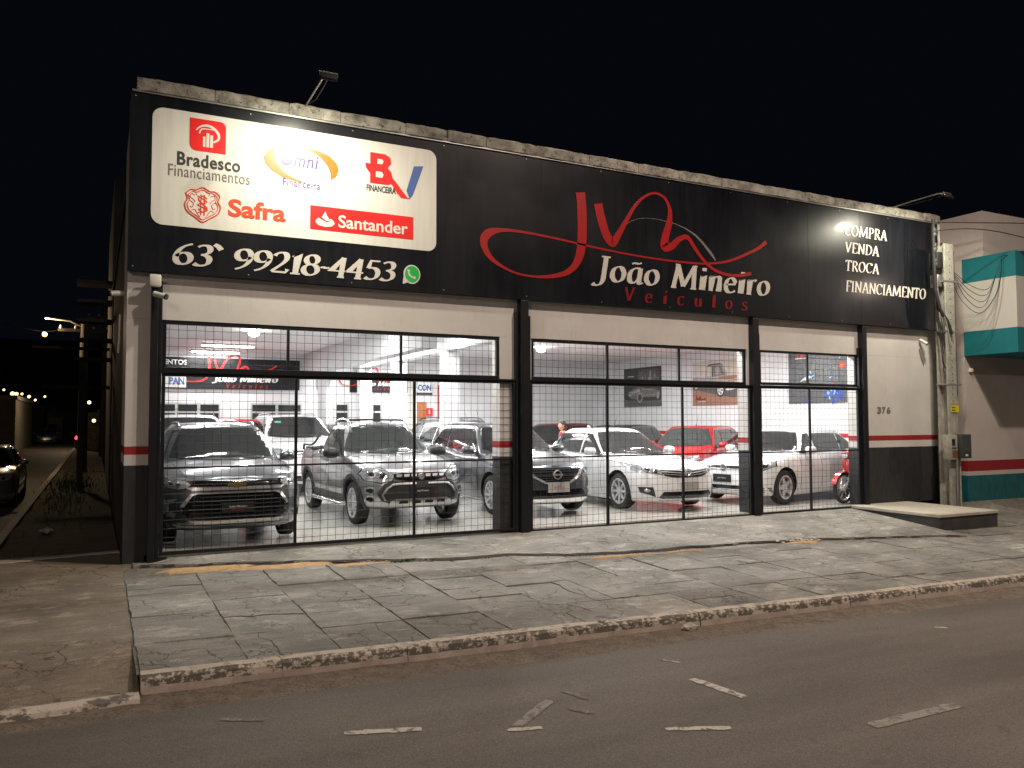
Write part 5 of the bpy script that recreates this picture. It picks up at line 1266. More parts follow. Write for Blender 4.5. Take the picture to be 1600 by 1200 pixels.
# phone number, company name, words
allsg(pen_word('digit', '63` 99218-4453', (.79, 3.66, 3.545, 3.83), BY, 'sign_letter', SG, wid=.19, thin=.075))
ch = []
logo('speech_bubble', ellipse(3.925, 3.675, .125, .135, 28)+[], 'sign_letter', BY, .005); logo('bubble_tail', [(3.80, 3.63), (3.79, 3.53), (3.88, 3.565)], 'sign_letter', BY-.0002, .0045); logo('green_disc', ellipse(3.928, 3.678, .105, .115, 28), 'whatsapp_green', BY-.0055, .003)
sg(ribbon('handset', crv([(3.875, 3.735), (3.875, 3.69), (3.915, 3.64), (3.975, 3.625)], 6), [(0, .045), (.25, .022), (.5, .026), (.75, .022), (1, .045)], BY-.0088, 'sign_letter', SG, .003))
# company script
J_ = crv([(6.72, 5.20), (6.74, 5.02), (6.75, 4.75), (6.745, 4.45), (6.70, 4.20), (6.60, 4.02), (6.44, 3.90), (6.20, 3.83), (5.92, 3.80), (5.62, 3.82), (5.36, 3.90), (5.16, 4.02), (5.06, 4.16), (5.05, 4.30), (5.16, 4.41), (5.40, 4.46), (5.75, 4.46), (6.30, 4.42), (6.9, 4.36), (7.5, 4.31), (8.1, 4.28), (8.7, 4.27), (9.25, 4.29), (9.75, 4.38), (10.2, 4.56), (10.45, 4.68), (10.62, 4.80)], 8)
sg(ribbon('script_stroke', J_, [(0, .17), (.13, .16), (.22, .09), (.35, .03), (.46, .10), (.52, .13), (.58, .05), (.7, .03), (.85, .035), (.95, .055), (1, .07)], BY, 'sign_red', SG, .006))
V_ = crv([(7.05, 5.06), (7.10, 4.85), (7.20, 4.58), (7.32, 4.46), (7.42, 4.58), (7.56, 4.80), (7.76, 5.10), (7.95, 5.28), (8.16, 5.37), (8.36, 5.32), (8.47, 5.14), (8.46, 4.92), (8.38, 4.68), (8.35, 4.50), (8.5, 4.52), (8.68, 4.66), (8.84, 4.70), (8.98, 4.55), (9.14, 4.38), (9.36, 4.22), (9.65, 4.14), (9.95, 4.14), (10.25, 4.20)], 8)
sg(ribbon('script_stroke', V_, [(0, .16), (.12, .15), (.18, .11), (.3, .045), (.42, .05), (.52, .13), (.6, .15), (.68, .09), (.78, .07), (.9, .05), (1, .06)], BY, 'sign_dark_red' if False else 'sign_red', SG, .0075))
sg(ribbon('car_outline', crv([(7.5, 4.72), (7.75, 4.88), (8.1, 4.94), (8.6, 4.90), (9.0, 4.76), (9.3, 4.52), (9.45, 4.36)], 8), [(0, .006), (.5, .012), (.85, .05), (1, .02)], BY, 'text_grey', SG, .004))
allsg(pen_word('letter', 'João Mineiro', (6.93, 10.67, 3.82, 4.24), BY, 'sign_letter', SG, wid=.165, thin=.06, track=.03))
allsg(pen_word('letter', 'Veículos', (7.52, 10.15, 3.535, 3.77), BY, 'sign_dark_red', SG, wid=.15, thin=.06, track=.62, slant=.10))
for s_, x1, z0, z1 in (('COMPRA', 13.80, 5.13, 5.35), ('VENDA', 13.56, 4.80, 5.01), ('TROCA', 13.55, 4.45, 4.66), ('FINANCIAMENTO', 14.93, 4.05, 4.27)):
    allsg(pen_word('letter', s_, (12.61, x1, z0, z1), BY, 'sign_letter', SG, wid=.15, thin=.055, slant=.12))
# house number
for ch, x0, x1 in (('3', 13.57, 13.68), ('7', 13.71, 13.81), ('6', 13.84, 13.95)):
    tag(word('house_number', ch, (x0, x1, 1.74, 1.87), -.004, 'text_grey', None, bold=.03), {'3': 'grey figure 3, first of the house number on the right wall', '7': 'grey figure 7 in the middle of the house number', '6': 'grey figure 6, last of the house number'}[ch], 'house number')
# ---- coping, stone by stone
cop = empty('coping', (7.8, 0, 5.66)); tag(cop, 'row of rough weathered coping stones along the top of the black sign', 'coping')
x = .37; r_ = random.Random(5)
while x < 15.40:
    w = min(.82+r_.uniform(-.2, .25), 15.42-x); n = 7; rows = []; bm = bmesh.new()
    if w < .1: break
    for k in range(n+1):
        xx = lerp(x+.004, x+w-.004, k/n); e = .012 if k in (0, n) else 0
        q = [(-.155+r_.uniform(-.004, .004)+e, 5.663), (-.16+r_.uniform(-.006, .006)+e, 5.80+r_.uniform(-.004, .004)), (-.13+r_.uniform(-.01, .01), 5.828+r_.uniform(-.005, .005)-e), (.10, 5.832+r_.uniform(-.004, .004)-e), (.25, 5.82), (.25, 5.663)]
        rows.append([bm.verts.new((xx, a, b)) for a, b in q])
    for a, b in zip(rows, rows[1:]):
        for k in range(6): bm.faces.new((a[k], b[k], b[(k+1) % 6], a[(k+1) % 6]))
    bm.faces.new(rows[0]); bm.faces.new(rows[-1][::-1]); bmesh.ops.recalc_face_normals(bm, faces=bm.faces)
    o = obj('coping_stone', bm, 'coping', cop); o.location = -Vector(cop.location); x += w
# ---- floodlights on arms over the sign
def flood(x, label, power):
    r_ = empty('floodlight', (x, 0, 5.82)); tag(r_, label, 'floodlight', 'floodlights on arms above the sign')
    obj('arm', tb([(0, -.05, 0), (0, -.62, .02), (0, -1.1, .03), (0, -1.30, .0)], .012, 6), 'galvanised', r_, 50)
    obj('cable', tb([(0.02, -.10, .02), (.05, -.5, -.03), (.04, -.95, -.03), (.02, -1.28, -.02)], .006, 5), 'cable', r_)
    h = obj('lamp_head', bx(-.10, .10, -.015, .025, -.06, .06, bev=.006), 'cable', r_, 40); h.location = (0, -1.33, -.06); h.rotation_euler = (R(-38), 0, 0)
    obj('lamp_glass', bx(-.085, .085, .0255, .028, -.048, .048), 'flood_glass', h)
    obj('bracket', tb([(-.105, 0, 0), (-.115, -.01, .07), (.115, -.01, .07), (.105, 0, 0)], .006, 5), 'galvanised', h)
    ld = bpy.data.lights.new('flood_lamp', 'AREA'); ld.shape = 'RECTANGLE'; ld.size = .24; ld.size_y = .15; ld.energy = power; ld.color = (1, .93, .74); ld.spread = R(165)
    lo = bpy.data.objects.new('flood_lamp', ld); COL.objects.link(lo); p = Vector((x, -1.30, 5.70)); lo.location = p
    lo.rotation_euler = (Vector((x, 0, 2.5))-p).to_track_quat('-Z', 'Y').to_euler()
flood(2.42, 'floodlight on a thin arm above the white finance logo panel', 84)
flood(13.98, 'floodlight on a thin arm above the word COMPRA at the right end', 90)
# ---- gate posts
def post(x0, x1, y0, z1, label, channels=()):
    r_ = empty('gate_post', ((x0+x1)/2, y0, -.1)); tag(r_, label, 'post', 'black steel posts between the gates')
    loc = Vector(r_.location)
    def pp(nm, *a, **k): o = obj(nm, bx(*a, **k), 'steel_black', r_); o.location = -loc
    pp('shaft', x0, x1, y0, -.003, -.12, z1, bev=.006)
    for (a, b, c, z0, z2) in channels: pp('guide_rail', a, b, c, -.003, z0, z2, bev=.003)
post(.575, .655, -.12, 3.36, 'black gate post at the left corner under the small white box', [(.658, .705, -.07, -.12, 3.34)])
post(5.66, 5.79, -.13, 3.43, 'black steel post between the left and middle gates', [(5.60, 5.657, -.07, -.12, 3.25), (5.793, 5.84, -.09, -.12, 3.2)])
post(10.28, 10.42, -.12, 3.42, 'black steel post between the middle and right gates', [(10.423, 10.47, -.08, -.12, 3.15)])
post(13.06, 13.18, -.12, 3.42, 'black steel post at the right end of the gates', [(13.02, 13.058, -.06, -.12, 3.0)])
# ---- gates
def gate(label, x0, x1, z0, z1, y, verts, horiz, name='gate', sp=.105, mesh0=None, bars=.042, botr=None):
    r_ = empty(name, ((x0+x1)/2, y, z0)); tag(r_, label, 'gate'); loc = Vector(r_.location)
    def pp(nm, bm, mat='steel_black'): o = obj(nm, bm, mat, r_); o.location = -loc; return o
    b = bars
    pp('top_rail', bx(x0, x1, y-.02, y+.02, z1-b, z1, bev=.003)); pp('bottom_rail', bx(x0, x1, y-.02, y+.02, z0, z0+b, bev=.003))
    for x in (x0, x1-b): pp('stile', bx(x, x+b, y-.019, y+.019, z0+b+.001, z1-b-.001, bev=.003))
    for x in verts: pp('upright', bx(x-.018, x+.018, y-.018, y+.018, z0+b+.001, z1-b-.001, bev=.003))
    for z in horiz: pp('cross_bar', bx(x0+b+.001, x1-b-.001, y-.028, y-.019, z-.012, z+.012))
    bm = bmesh.new(); r = .0028; rn = random.Random(int(x0*100))
    n = int((x1-x0)/sp)
    for i in range(1, n+1):
        x = x0+sp*i-.02
        if x < x1-.02: tube(bm, [(x+rn.uniform(-.002, .002), y+.022, z0+.02), (x+rn.uniform(-.003, .003), y+.022, (z0+z1)/2), (x+rn.uniform(-.002, .002), y+.022, z1-.02)], r, 4, False)
    for i in range(1, int((z1-z0)/sp)+1):
        z = z0+sp*i
        if z < z1-.02: tube(bm, [(lerp(x0, x1, k/8), y+.0285, z+rn.uniform(-.003, .003)) for k in range(9)], r, 4, False)
    o = pp('wire_mesh', bm, 'wire'); o['kind'] = 'stuff'
    return r_
gate('lower sliding mesh gate before the dark SUV and silver pickup', .71, 5.60, -.02, 2.21, -.035, [2.35, 4.0], [1.04])
gate('fixed mesh grille above the left sliding gate', .71, 5.36, 2.235, 2.87, .03, [2.25, 3.82], [], bars=.05)
gate('lower sliding mesh gate before the dark crossover and white sedan', 5.85, 10.275, -.07, 2.21, -.035, [7.25, 8.76], [1.05])
gate('fixed mesh grille above the middle sliding gate', 5.90, 10.22, 2.235, 2.87, .03, [7.30, 8.75], [], bars=.05)
gate('lower sliding mesh gate before the white hatchback and red motorcycle', 10.475, 13.015, -.06, 2.22, -.035, [11.71], [1.04])
gate('fixed mesh grille above the right sliding gate', 10.53, 13.05, 2.245, 2.88, .03, [11.74], [], bars=.05)
tag(obj('gate_track', bx(.6, 13.1, -.075, -.01, -.09, -.055), 'steel_black'), 'black floor track under the sliding gates', 'gate track')
tag(obj('gate_track', bx(.7, 13.02, -.075, -.005, 2.211, 2.234), 'steel_black'), 'black overhead track carrying the sliding gates', 'gate track')
# ---- small fittings on the left pillar and right wall
tag(obj('alarm_box', bx(.545, .68, -.20, -.121, 3.25, 3.40, bev=.02), 'white_plastic', smooth=40), 'small white square alarm box at the top of the left post', 'alarm box')
def cctv(x, y, z, d, label):
    r_ = empty('security_camera', (x, y, z)); tag(r_, label, 'security camera')
    d = Vector(d).normalized()
    obj('housing', tb([-d*.02, d*.13], .035, 10), 'white_plastic', r_, 50); obj('hood', tb([d*.131, d*.15], .037, 10), 'gloss_black', r_, 50)
    obj('bracket', tb([(0, 0, 0), (0, .05, .03), (0, .1 if y > -.11 else .08, .03)], .012, 6), 'white_plastic', r_)
cctv(.62, -.17, 3.16, (.75, -.5, -.25), 'white security camera just below the square alarm box'); cctv(.25, .1, 3.18, (-.8, -.3, -.1), 'security camera on the side wall, left of the corner pillar'); cctv(14.85, -.05, 3.22, (.4, -.6, -.5), 'dome security camera under the right end of the black sign')
tag(obj('loose_cable', tb([(.24, .12, 2.92), (.235, .10, 2.6), (.225, .12, 2.45)], .014, 5), 'white_plastic'), 'white cable hanging at the side wall by the left corner', 'cable')
tag(obj('torn_flap', prism([(14.83, 3.05), (14.93, 3.08), (15.0, 2.85), (14.97, 2.72), (14.88, 2.9)], -.02, -.012, 'y'), 'galvanised'), 'small torn metal flap hanging below the right end of the sign', 'metal flap')
# ---------------------------------------------------------------- signs, posters inside
def inner_sign(x0, x1, z0, z1, y, label, tx0, tx1, tz0, tz1, bx0=None):
    r_ = empty('inside_sign', ((x0+x1)/2, y, z0)); tag(r_, label, 'sign'); loc = Vector(r_.location)
    def mv(o):
        for q in (o if isinstance(o, list) else [o]): q.location = -loc
    mv(obj('board', bx(x0, x1, y, y+.05, z0, z1), 'sign_black', r_))
    h = tz1-tz0
    mv(pen_word('letter', 'João Mineiro', (tx0, tx1, tz0, tz1), y-.010, 'ink_white', r_, wid=.22, thin=.09))
    mv(pen_word('letter', 'Veículos', (lerp(tx0, tx1, .2), lerp(tx0, tx1, .85), tz0-h*.85, tz0-h*.2), y-.002, 'sign_red', r_, wid=.16, thin=.07, track=.6))
    w = tx1-tx0; k = w/3.74
    f = lambda pts: [(tx0+(a-6.93)*k, tz0+(b-3.82)*k*1.05) for a, b in pts]
    mv(ribbon('script_stroke', f(J_[::2]), [(0, .17*k), (.2, .1*k), (.35, .05*k), (.5, .13*k), (.7, .05*k), (1, .1*k)], y-.002, 'logo_red', r_, .006))
    mv(ribbon('script_stroke', f(V_[::2]), .11*k, y-.002, 'logo_red', r_, .008))
    return r_, mv
BYI = 12.34
s1, mv = inner_sign(.56, 5.12, 2.50, 3.34, BYI, 'black inside sign with red script on the left back wall', 2.78, 4.50, 2.70, 2.90)
mv(word('lettering', 'FINANCIAMENTOS', (.58, 2.14, 3.14, 3.27), BYI-.001, 'ink_white', s1, bold=.02))
mv(obj('white_panel', bx(.57, 2.12, BYI-.02, BYI-.001, 2.53, 3.06), 'sign_white', s1))
mv(word('lettering', 'PAN', (1.70, 2.08, 2.60, 2.80), BYI-.022, 'logo_blue', s1, bold=.04)); mv(word('lettering', 'banco', (1.72, 1.95, 2.83, 2.89), BYI-.022, 'logo_blue', s1))
s2, mv = inner_sign(6.58, 8.35, 2.47, 2.98, BYI, 'second black inside sign, partly hidden behind a column', 6.90, 8.15, 2.66, 2.80)
t = empty('wall_sign', (8.9, BYI, 2.45)); tag(t, 'small white wall sign lettered CON beside the brown door', 'sign')
for nm, b_, m_ in (('board', bx(8.64, 9.14, BYI, BYI+.03, 2.49, 2.78), 'ink_white'), ('base_strip', bx(8.64, 9.14, BYI-.004, BYI+.03, 2.42, 2.488), 'text_dark')): obj(nm, b_, m_, t).location = -Vector(t.location)
word('lettering', 'CON', (8.67, 9.11, 2.54, 2.73), BYI-.001, 'logo_blue', t, bold=.05).location = -Vector(t.location)
tag(obj('wall_notice', bx(5.62, 5.95, BYI, BYI+.02, 2.52, 2.9), 'teal'), 'teal poster on the back wall right of the left sign', 'poster')
t = empty('fire_sign', (9.4, BYI, 1.75)); tag(t, 'small red fire extinguisher sign on the back wall', 'sign')
ob = obj('board', bx(8.94, 9.16, BYI, BYI+.01, 1.78, 2.02), 'logo_red', t); ob.location = -Vector(t.location)
ob = obj('symbol', bx(9.03, 9.07, BYI-.003, BYI-.001, 1.84, 1.97), 'ink_white', t); ob.location = -Vector(t.location)
def wall_poster(name, y0, y1, z0, z1, base, label):
    X = 15.19; r_ = empty(name, (X, (y0+y1)/2, z0)); tag(r_, label, 'poster', None); loc = Vector(r_.location)
    def q(nm, poly, mat, lift=.004):
        """poly in (u along wall toward camera-right i.e. -y, v up), unit square"""
        o = obj(nm, prism([(lerp(y1, y0, u), lerp(z0, z1, v)) for u, v in poly], X-.01-lift, X-.01-lift+.0012, 'x'), mat, r_); o.location = -loc; return o
    o = obj('print', bx(X-.01, X, y0, y1, z0, z1), base, r_); o.location = -loc
    return q
# posters of cars
k_ = 15.19/14.3
q = wall_poster('car_poster', 8.9, 10.84, 2.05, 3.28, 'poster_dark', 'dark poster of a vintage roadster, farthest of three on right wall')
q('night_sky', [(.4, .6), (.95, .6), (.95, .95), (.4, .95)], 'poster_mid')
for i, u in enumerate((.45, .56, .70, .8)): q('tower', [(u, .55), (u+.06, .55), (u+.05, .9-.08*(i % 2)), (u+.01, .9-.08*(i % 2))], 'poster_light' if i == 2 else 'text_grey', .006)
q('car_picture', [(.10, .32), (.14, .40), (.22, .42), (.30, .48), (.40, .50), (.50, .50), (.60, .46), (.80, .46), (.90, .42), (.97, .40), (.98, .28), (.85, .24), (.50, .24), (.40, .18), (.20, .22)], 'text_grey', .006)
q('car_picture', [(.30, .42), (.44, .46), (.46, .38), (.28, .34)], 'poster_light', .009); q('wheel_picture', ellipse(.45, .24, .075, .13, 16), 'poster_light', .010); q('wheel_picture', ellipse(.45, .24, .05, .09, 16), 'poster_dark', .012); q('wheel_picture', ellipse(.92, .28, .04, .09, 14), 'poster_light', .010)
q('car_picture', [(.16, .36), (.22, .40), (.30, .40), (.26, .34)], 'poster_light', .0095); q('car_picture', [(.50, .47), (.78, .44), (.78, .42), (.50, .44)], 'poster_light', .0095); q('car_picture', [(.55, .30), (.84, .30), (.84, .285), (.55, .28)], 'poster_light', .0095)
for k in range(5): q('grille_picture', [(.155+.013*k, .28), (.16+.013*k, .28), (.16+.013*k, .33), (.155+.013*k, .33)], 'ink_white', .0105)
q('street_picture', [(0, 0), (1, 0), (1, .16), (.3, .14), (0, .2)], 'poster_mid', .005)
for k in range(7): q('window_picture', [(.44+.08*k, .66+.03*(k % 3)), (.46+.08*k, .66+.03*(k % 3)), (.46+.08*k, .74+.03*(k % 3)), (.44+.08*k, .74+.03*(k % 3))], 'poster_light' if k % 2 else 'text_grey', .0085)
q('caption', [(.12, .78), (.28, .78), (.28, .795), (.12, .795)], 'ink_white', .006)
q = wall_poster('car_poster', 5.5, 7.44, 2.03, 3.28, 'poster_cream', 'cream poster of an old pickup truck with white wheels, middle of three')
q('ground_picture', [(0, 0), (1, 0), (1, .32), (.6, .40), (0, .42)], 'poster_brown')
q('ground_shade', [(.0, .36), (.14, .34), (.50, .24), (.86, .16), (1, .22), (1, .34), (.6, .40), (0, .42)], 'poster_mid', .005)
q('truck_side', [(.0, .58), (.02, .64), (.30, .62), (.50, .60), (.76, .60), (.78, .44), (.70, .40), (.56, .40), (.18, .47), (.10, .47), (.02, .51)], 'poster_light', .006)
q('truck_side_shade', [(.02, .53), (.30, .52), (.52, .50), (.52, .46), (.16, .49), (.02, .51)], 'poster_brown', .0075)
q('truck_roof', [(.28, .62), (.31, .86), (.36, .91), (.60, .92), (.66, .88), (.74, .66), (.70, .62)], 'poster_light', .007); q('truck_roof_edge', [(.31, .865), (.36, .915), (.60, .925), (.66, .885), (.60, .90), (.37, .89)], 'text_dark', .0085)
q('truck_window', [(.315, .65), (.335, .85), (.42, .86), (.42, .64)], 'poster_cream', .008); q('truck_window_edge', [(.425, .64), (.425, .87), (.445, .87), (.45, .63)], 'text_dark', .0085); q('truck_window', [(.46, .65), (.455, .87), (.62, .86), (.69, .66)], 'text_grey', .008); q('truck_window', [(.50, .68), (.49, .85), (.58, .85), (.62, .68)], 'poster_light', .0085)
q('truck_bonnet', [(.50, .60), (.72, .64), (.97, .64), (1.0, .60), (.98, .57), (.76, .56)], 'poster_brown', .008); q('truck_grille', [(.77, .42), (.99, .46), (.99, .55), (.77, .54)], 'poster_brown', .008)
for k in range(3): q('grille_line', [(.78, .445+.03*k), (.98, .475+.025*k), (.98, .482+.025*k), (.78, .452+.03*k)], 'ink_white', .0095)
q('truck_bumper', [(.70, .33), (.76, .31), (1.0, .37), (1.0, .42), (.76, .38)], 'ink_white', .009); q('door_line', [(.44, .43), (.447, .43), (.452, .62), (.445, .62)], 'text_dark', .0085)
for cx_, cz_, a_, b_ in ((.60, .33, .085, .15), (.085, .44, .045, .085)):
    q('wheel_picture', ellipse(cx_, cz_, a_, b_, 20), 'text_dark', .010); q('wheel_picture', ellipse(cx_, cz_, a_*.72, b_*.72, 20), 'ink_white', .011)
    for k in range(5): q('spoke_gap', ellipse(cx_+a_*.42*math.cos(2*PI*k/5), cz_+b_*.42*math.sin(2*PI*k/5), a_*.16, b_*.16, 8), 'poster_mid', .012)
q('caption', [(.06, .14), (.09, .25), (.12, .16), (.16, .22), (.20, .15), (.30, .18), (.28, .13), (.14, .12)], 'sign_dark_red', .006); q('caption', [(.12, .085), (.28, .085), (.28, .10), (.12, .10)], 'ink_white', .006)
q = wall_poster('car_poster', 1.95, 3.82, 2.02, 3.28, 'poster_dark', 'dark poster of a city street at night with blue lights, nearest of three')
rp = random.Random(21)
def shards(nm, cx, cy, sx, sy, n, mats, lift, size):
    for i in range(n):
        u, v = cx+rp.gauss(0, sx), cy+rp.gauss(0, sy); a = rp.uniform(0, PI); w, h = size*rp.uniform(.5, 1.6), size*rp.uniform(.3, 1)
        u = max(.02, min(.97, u)); v = max(.02, min(.97, v))
        q(nm, [(u+w*math.cos(a)*.6, v+w*math.sin(a)), (u-h*math.sin(a)*.6, v+h*math.cos(a)), (u-w*math.cos(a)*.6, v-w*math.sin(a)), (u+h*math.sin(a)*.4, v-h*math.cos(a))], mats[i % len(mats)], lift+.0003*i)
for k in range(8): q('lit_tower', [(.02+.12*k, .40), (.02+.12*k+.07, .40), (.02+.12*k+.07, .60+.25*rp.random()), (.02+.12*k, .60+.2*rp.random())], 'poster_night', .0055)
q('wet_street', [(0, 0), (1, 0), (1, .28), (.6, .40), (0, .34)], 'poster_night', .006)
shards('blue_glow', .34, .50, .05, .035, 9, ['poster_blue', 'poster_blue_pale'], .007, .03)
q('white_glow', [(.20, .42), (.30, .44), (.40, .50), (.36, .52), (.26, .48)], 'ink_white', .011); q('white_glow', [(.32, .46), (.44, .52), (.45, .54), (.36, .50)], 'poster_blue_pale', .0112)
shards('blue_glow', .74, .20, .055, .07, 26, ['poster_blue', 'poster_blue_dark', 'poster_blue', 'poster_blue_pale'], .007, .05)
shards('blue_glow', .71, .46, .015, .07, 9, ['poster_blue', 'poster_blue_pale', 'logo_red'], .007, .022)
shards('blue_glow', .28, .03, .03, .01, 4, ['poster_blue_dark'], .007, .03)
q('orange_light', ellipse(.87, .68, .055, .05, 14), 'logo_red', .008); q('orange_light', ellipse(.87, .675, .035, .03, 12), 'logo_orange', .010); q('orange_light', ellipse(.965, .69, .03, .045, 12), 'logo_red', .008); q('orange_light', ellipse(.965, .685, .018, .028, 12), 'logo_orange', .010)
q('white_glow', [(.82, .80), (.84, .80), (.87, .90), (.85, .90)], 'poster_light', .008)
shards('small_light', .35, .60, .22, .12, 14, ['ink_white', 'poster_blue_pale', 'poster_light'], .008, .008)
shards('small_light', .75, .62, .12, .08, 10, ['ink_white', 'poster_light'], .008, .007)
q('caption', [(.12, .855), (.30, .855), (.30, .875), (.12, .875)], 'ink_white', .012); q('caption', [(.13, .89), (.18, .94), (.20, .90), (.24, .94), (.29, .885), (.2, .895)], 'logo_red', .012)
# ---------------------------------------------------------------- cars on show
suv_dark().place(1.66, .16, 0, 'dark grey SUV with gold emblem, parked nose to the left gate')
pickup_silver().place(4.46, .85, 1, 'silver compact pickup truck with roof rack, parked nose to the left gate', 'pickup truck')
crossover_grey().place(6.93, .95, 0, 'dark grey crossover with ring emblem and chrome chevron grille')
sedan_white().place(9.40, .58, 0, 'white four door sedan with chrome grille behind the middle gate')
hatch(L=4.1, fo=.82, wb=2.6, xrr=-1.30, xrb=-1.92).place(10.85, 1.38, -78, 'white hatchback with black grille parked nearly sideways beside the motorcycle')
c = hatch('paint_red', 'glass_clear', False, H=1.50, L=4.0, fo=.78, wb=2.5, xrt=.28); simple_face(c); c.antenna(-.2); c.place(11.75, 4.5, -62, 'bright red hatchback parked behind the white hatchback')
c = hatch('paint_white', 'glass', False, H=1.80, L=4.5, Wd=1.85, hood_f=1.0, cowl=1.22, belt=1.18, belt_r=1.25, wr=.36, arch=.42, clear=.24, name='suv'); simple_face(c); c.rails('chrome', h=.04); c.place(4.25, 6.9, 0, 'tall white SUV with roof rails parked behind the dark SUV')
c.patch('windshield_sticker', [(-.50, 1.58), (-.36, 1.58), (-.36, 1.62), (-.50, 1.62)], (1, 0), 'tag_green', off=.012)
c = hatch('paint_white', 'glass', False, H=1.78, L=4.3, Wd=1.80, hood_f=.98, cowl=1.20, belt=1.15, belt_r=1.22, wr=.35, arch=.41, clear=.22, name='suv'); simple_face(c); c.rails(h=.05); c.place(1.75, 5.7, 0, 'white SUV at far left, half hidden behind the dark SUV')
c = hatch('paint_red', 'glass', False, H=1.70, L=3.8, hood_f=.9, cowl=1.12, belt=1.08, belt_r=1.15, name='van'); simple_face(c); c.place(3.0, 8.1, 0, 'red car of which only the roof shows behind the SUVs')
c = hatch('paint_silver', 'glass', False, H=1.60, L=4.2, hood_f=.85, cowl=1.05, belt=1.01, belt_r=1.07, name='hatchback'); simple_face(c); c.place(5.75, 6.2, 0, 'silver hatchback parked behind the pickup, beside the column')
c = hatch('paint_white', 'glass', False, H=1.60, L=4.2, hood_f=.85, cowl=1.05, belt=1.01, belt_r=1.07, name='hatchback'); rear_face(c); c.root.rotation_euler = (0, 0, 0); c.place(8.15, 10.9, 180, 'white hatchback seen from the rear near the back wall')
c = hatch('paint_grey', 'glass', False, H=1.68, L=4.3, hood_f=.92, cowl=1.12, belt=1.08, belt_r=1.15, wr=.35, arch=.41, name='suv'); simple_face(c); c.rails(h=.06); c.antenna(.2); c.place(8.9, 6.6, 8, 'grey SUV with black roof rails behind the crossover')
c = hatch('paint_maroon', 'glass', False, H=1.56, L=4.2, name='hatchback'); simple_face(c); c.place(10.4, 9.4, -62, 'maroon car near the back wall with only its roof showing')
c = hatch('paint_black', 'glass', False, H=1.52, L=4.2, name='hatchback'); simple_face(c); c.antenna(0); c.place(11.0, 7.0, -62, 'black car parked between the maroon and the red cars')
# ---------------------------------------------------------------- motorcycle (nose to -X, beside the white hatchback)
m_ = empty('motorcycle', (13.6, .40, 0)); tag(m_, 'red motorcycle with spoked front wheel at the right end of the right gate', 'motorcycle')
m_.rotation_euler = (0, 0, R(180+6))
def mw(x):
    w = empty('wheel', (x, 0, .29), 0, m_)
    obj('tyre', lathe([(.245, -.03), (.27, -.042), (.295, -.02), (.295, .02), (.27, .042), (.245, .03)], 'y', 32, closed=True), 'rubber', w, 40)
    obj('rim', lathe([(.245, -.022), (.228, -.016), (.228, .016), (.245, .022)], 'y', 32, closed=True), 'chrome', w, 40); obj('hub', lathe([(0, -.05), (.045, -.05), (.05, -.03), (.05, .03), (.045, .05), (0, .05)], 'y', 16), 'alloy', w, 40)
    bm = bmesh.new()
    for k in range(32):
        a = 2*PI*k/32; b = a+(.35 if k % 2 else -.35); s_ = .03 if k % 4 < 2 else -.03
        tube(bm, [(.045*math.cos(a), s_, .045*math.sin(a)), (.232*math.cos(b), 0, .232*math.sin(b))], .003, 4, False)
    o = obj('spokes', bm, 'chrome', w); o['kind'] = 'stuff'
mw(.62); mw(-.62)
obj('front_mudguard', (lambda: prism([(.62+.325*math.cos(R(a)), .29+.325*math.sin(R(a))) for a in range(15, 150, 9)]+[(.62+.305*math.cos(R(a)), .29+.305*math.sin(R(a))) for a in range(145, 14, -9)], -.055, .055, 'y'))(), 'paint_red', m_, 40)
for s_ in (-1, 1): obj('fork', tb([(.62, s_*.065, .29), (.52, s_*.07, .55), (.40, s_*.07, .86)], [.018, .022, .024], 8), 'chrome', m_, 50)
def shell(name, secs, mat):
    bm = bmesh.new(); rings = []
    for x, z, a, b in secs: rings.append([bm.verts.new((x, a*math.cos(2*PI*k/14), z+b*math.sin(2*PI*k/14))) for k in range(14)])
    for p, q in zip(rings, rings[1:]):
        for k in range(14): bm.faces.new((p[k], p[(k+1) % 14], q[(k+1) % 14], q[k]))
    bm.faces.new(rings[0]); bm.faces.new(rings[-1]); bmesh.ops.recalc_face_normals(bm, faces=bm.faces)
    return obj(name, bm, mat, m_, 50)
shell('front_shield', [(.50, .72, .08, .16), (.44, .74, .16, .22), (.34, .66, .20, .26), (.24, .60, .14, .24)], 'paint_red'); shell('headlight_cowl', [(.55, .92, .07, .06), (.50, .94, .11, .09), (.38, .95, .13, .08), (.30, .94, .06, .05)], 'paint_red')
obj('headlight', lathe([(0, .565), (.06, .56), (.07, .53)], 'x', 18, (0, 0, .92)), 'lamp_lens', m_, 50)
shell('seat', [(.10, .76, .09, .03), (-.05, .77, .13, .06), (-.4, .79, .13, .06), (-.68, .80, .09, .04)], 'black_plastic'); shell('tail', [(-.02, .62, .08, .10), (-.4, .66, .12, .10), (-.74, .74, .08, .05), (-.82, .77, .03, .02)], 'paint_red')
shell('engine', [(.18, .36, .06, .10), (.10, .36, .14, .16), (-.12, .34, .14, .15), (-.2, .34, .06, .10)], 'alloy')
obj('frame', tb([(.38, 0, .80), (.22, 0, .50), (.0, 0, .46), (-.3, 0, .52), (-.5, 0, .66)], .03, 8), 'black_plastic', m_, 50); obj('swing_arm', tb([(-.12, .09, .34), (-.62, .09, .29)], .022, 8), 'black_plastic', m_, 50); obj('exhaust', tb([(.08, -.1, .24), (-.2, -.14, .2), (-.7, -.16, .28)], [.02, .03, .045], 10), 'chrome', m_, 50)
obj('handlebar', tb([(.30, -.34, 1.03), (.36, -.2, 1.04), (.38, 0, 1.0), (.36, .2, 1.04), (.30, .34, 1.03)], .014, 6), 'black_plastic', m_, 50)
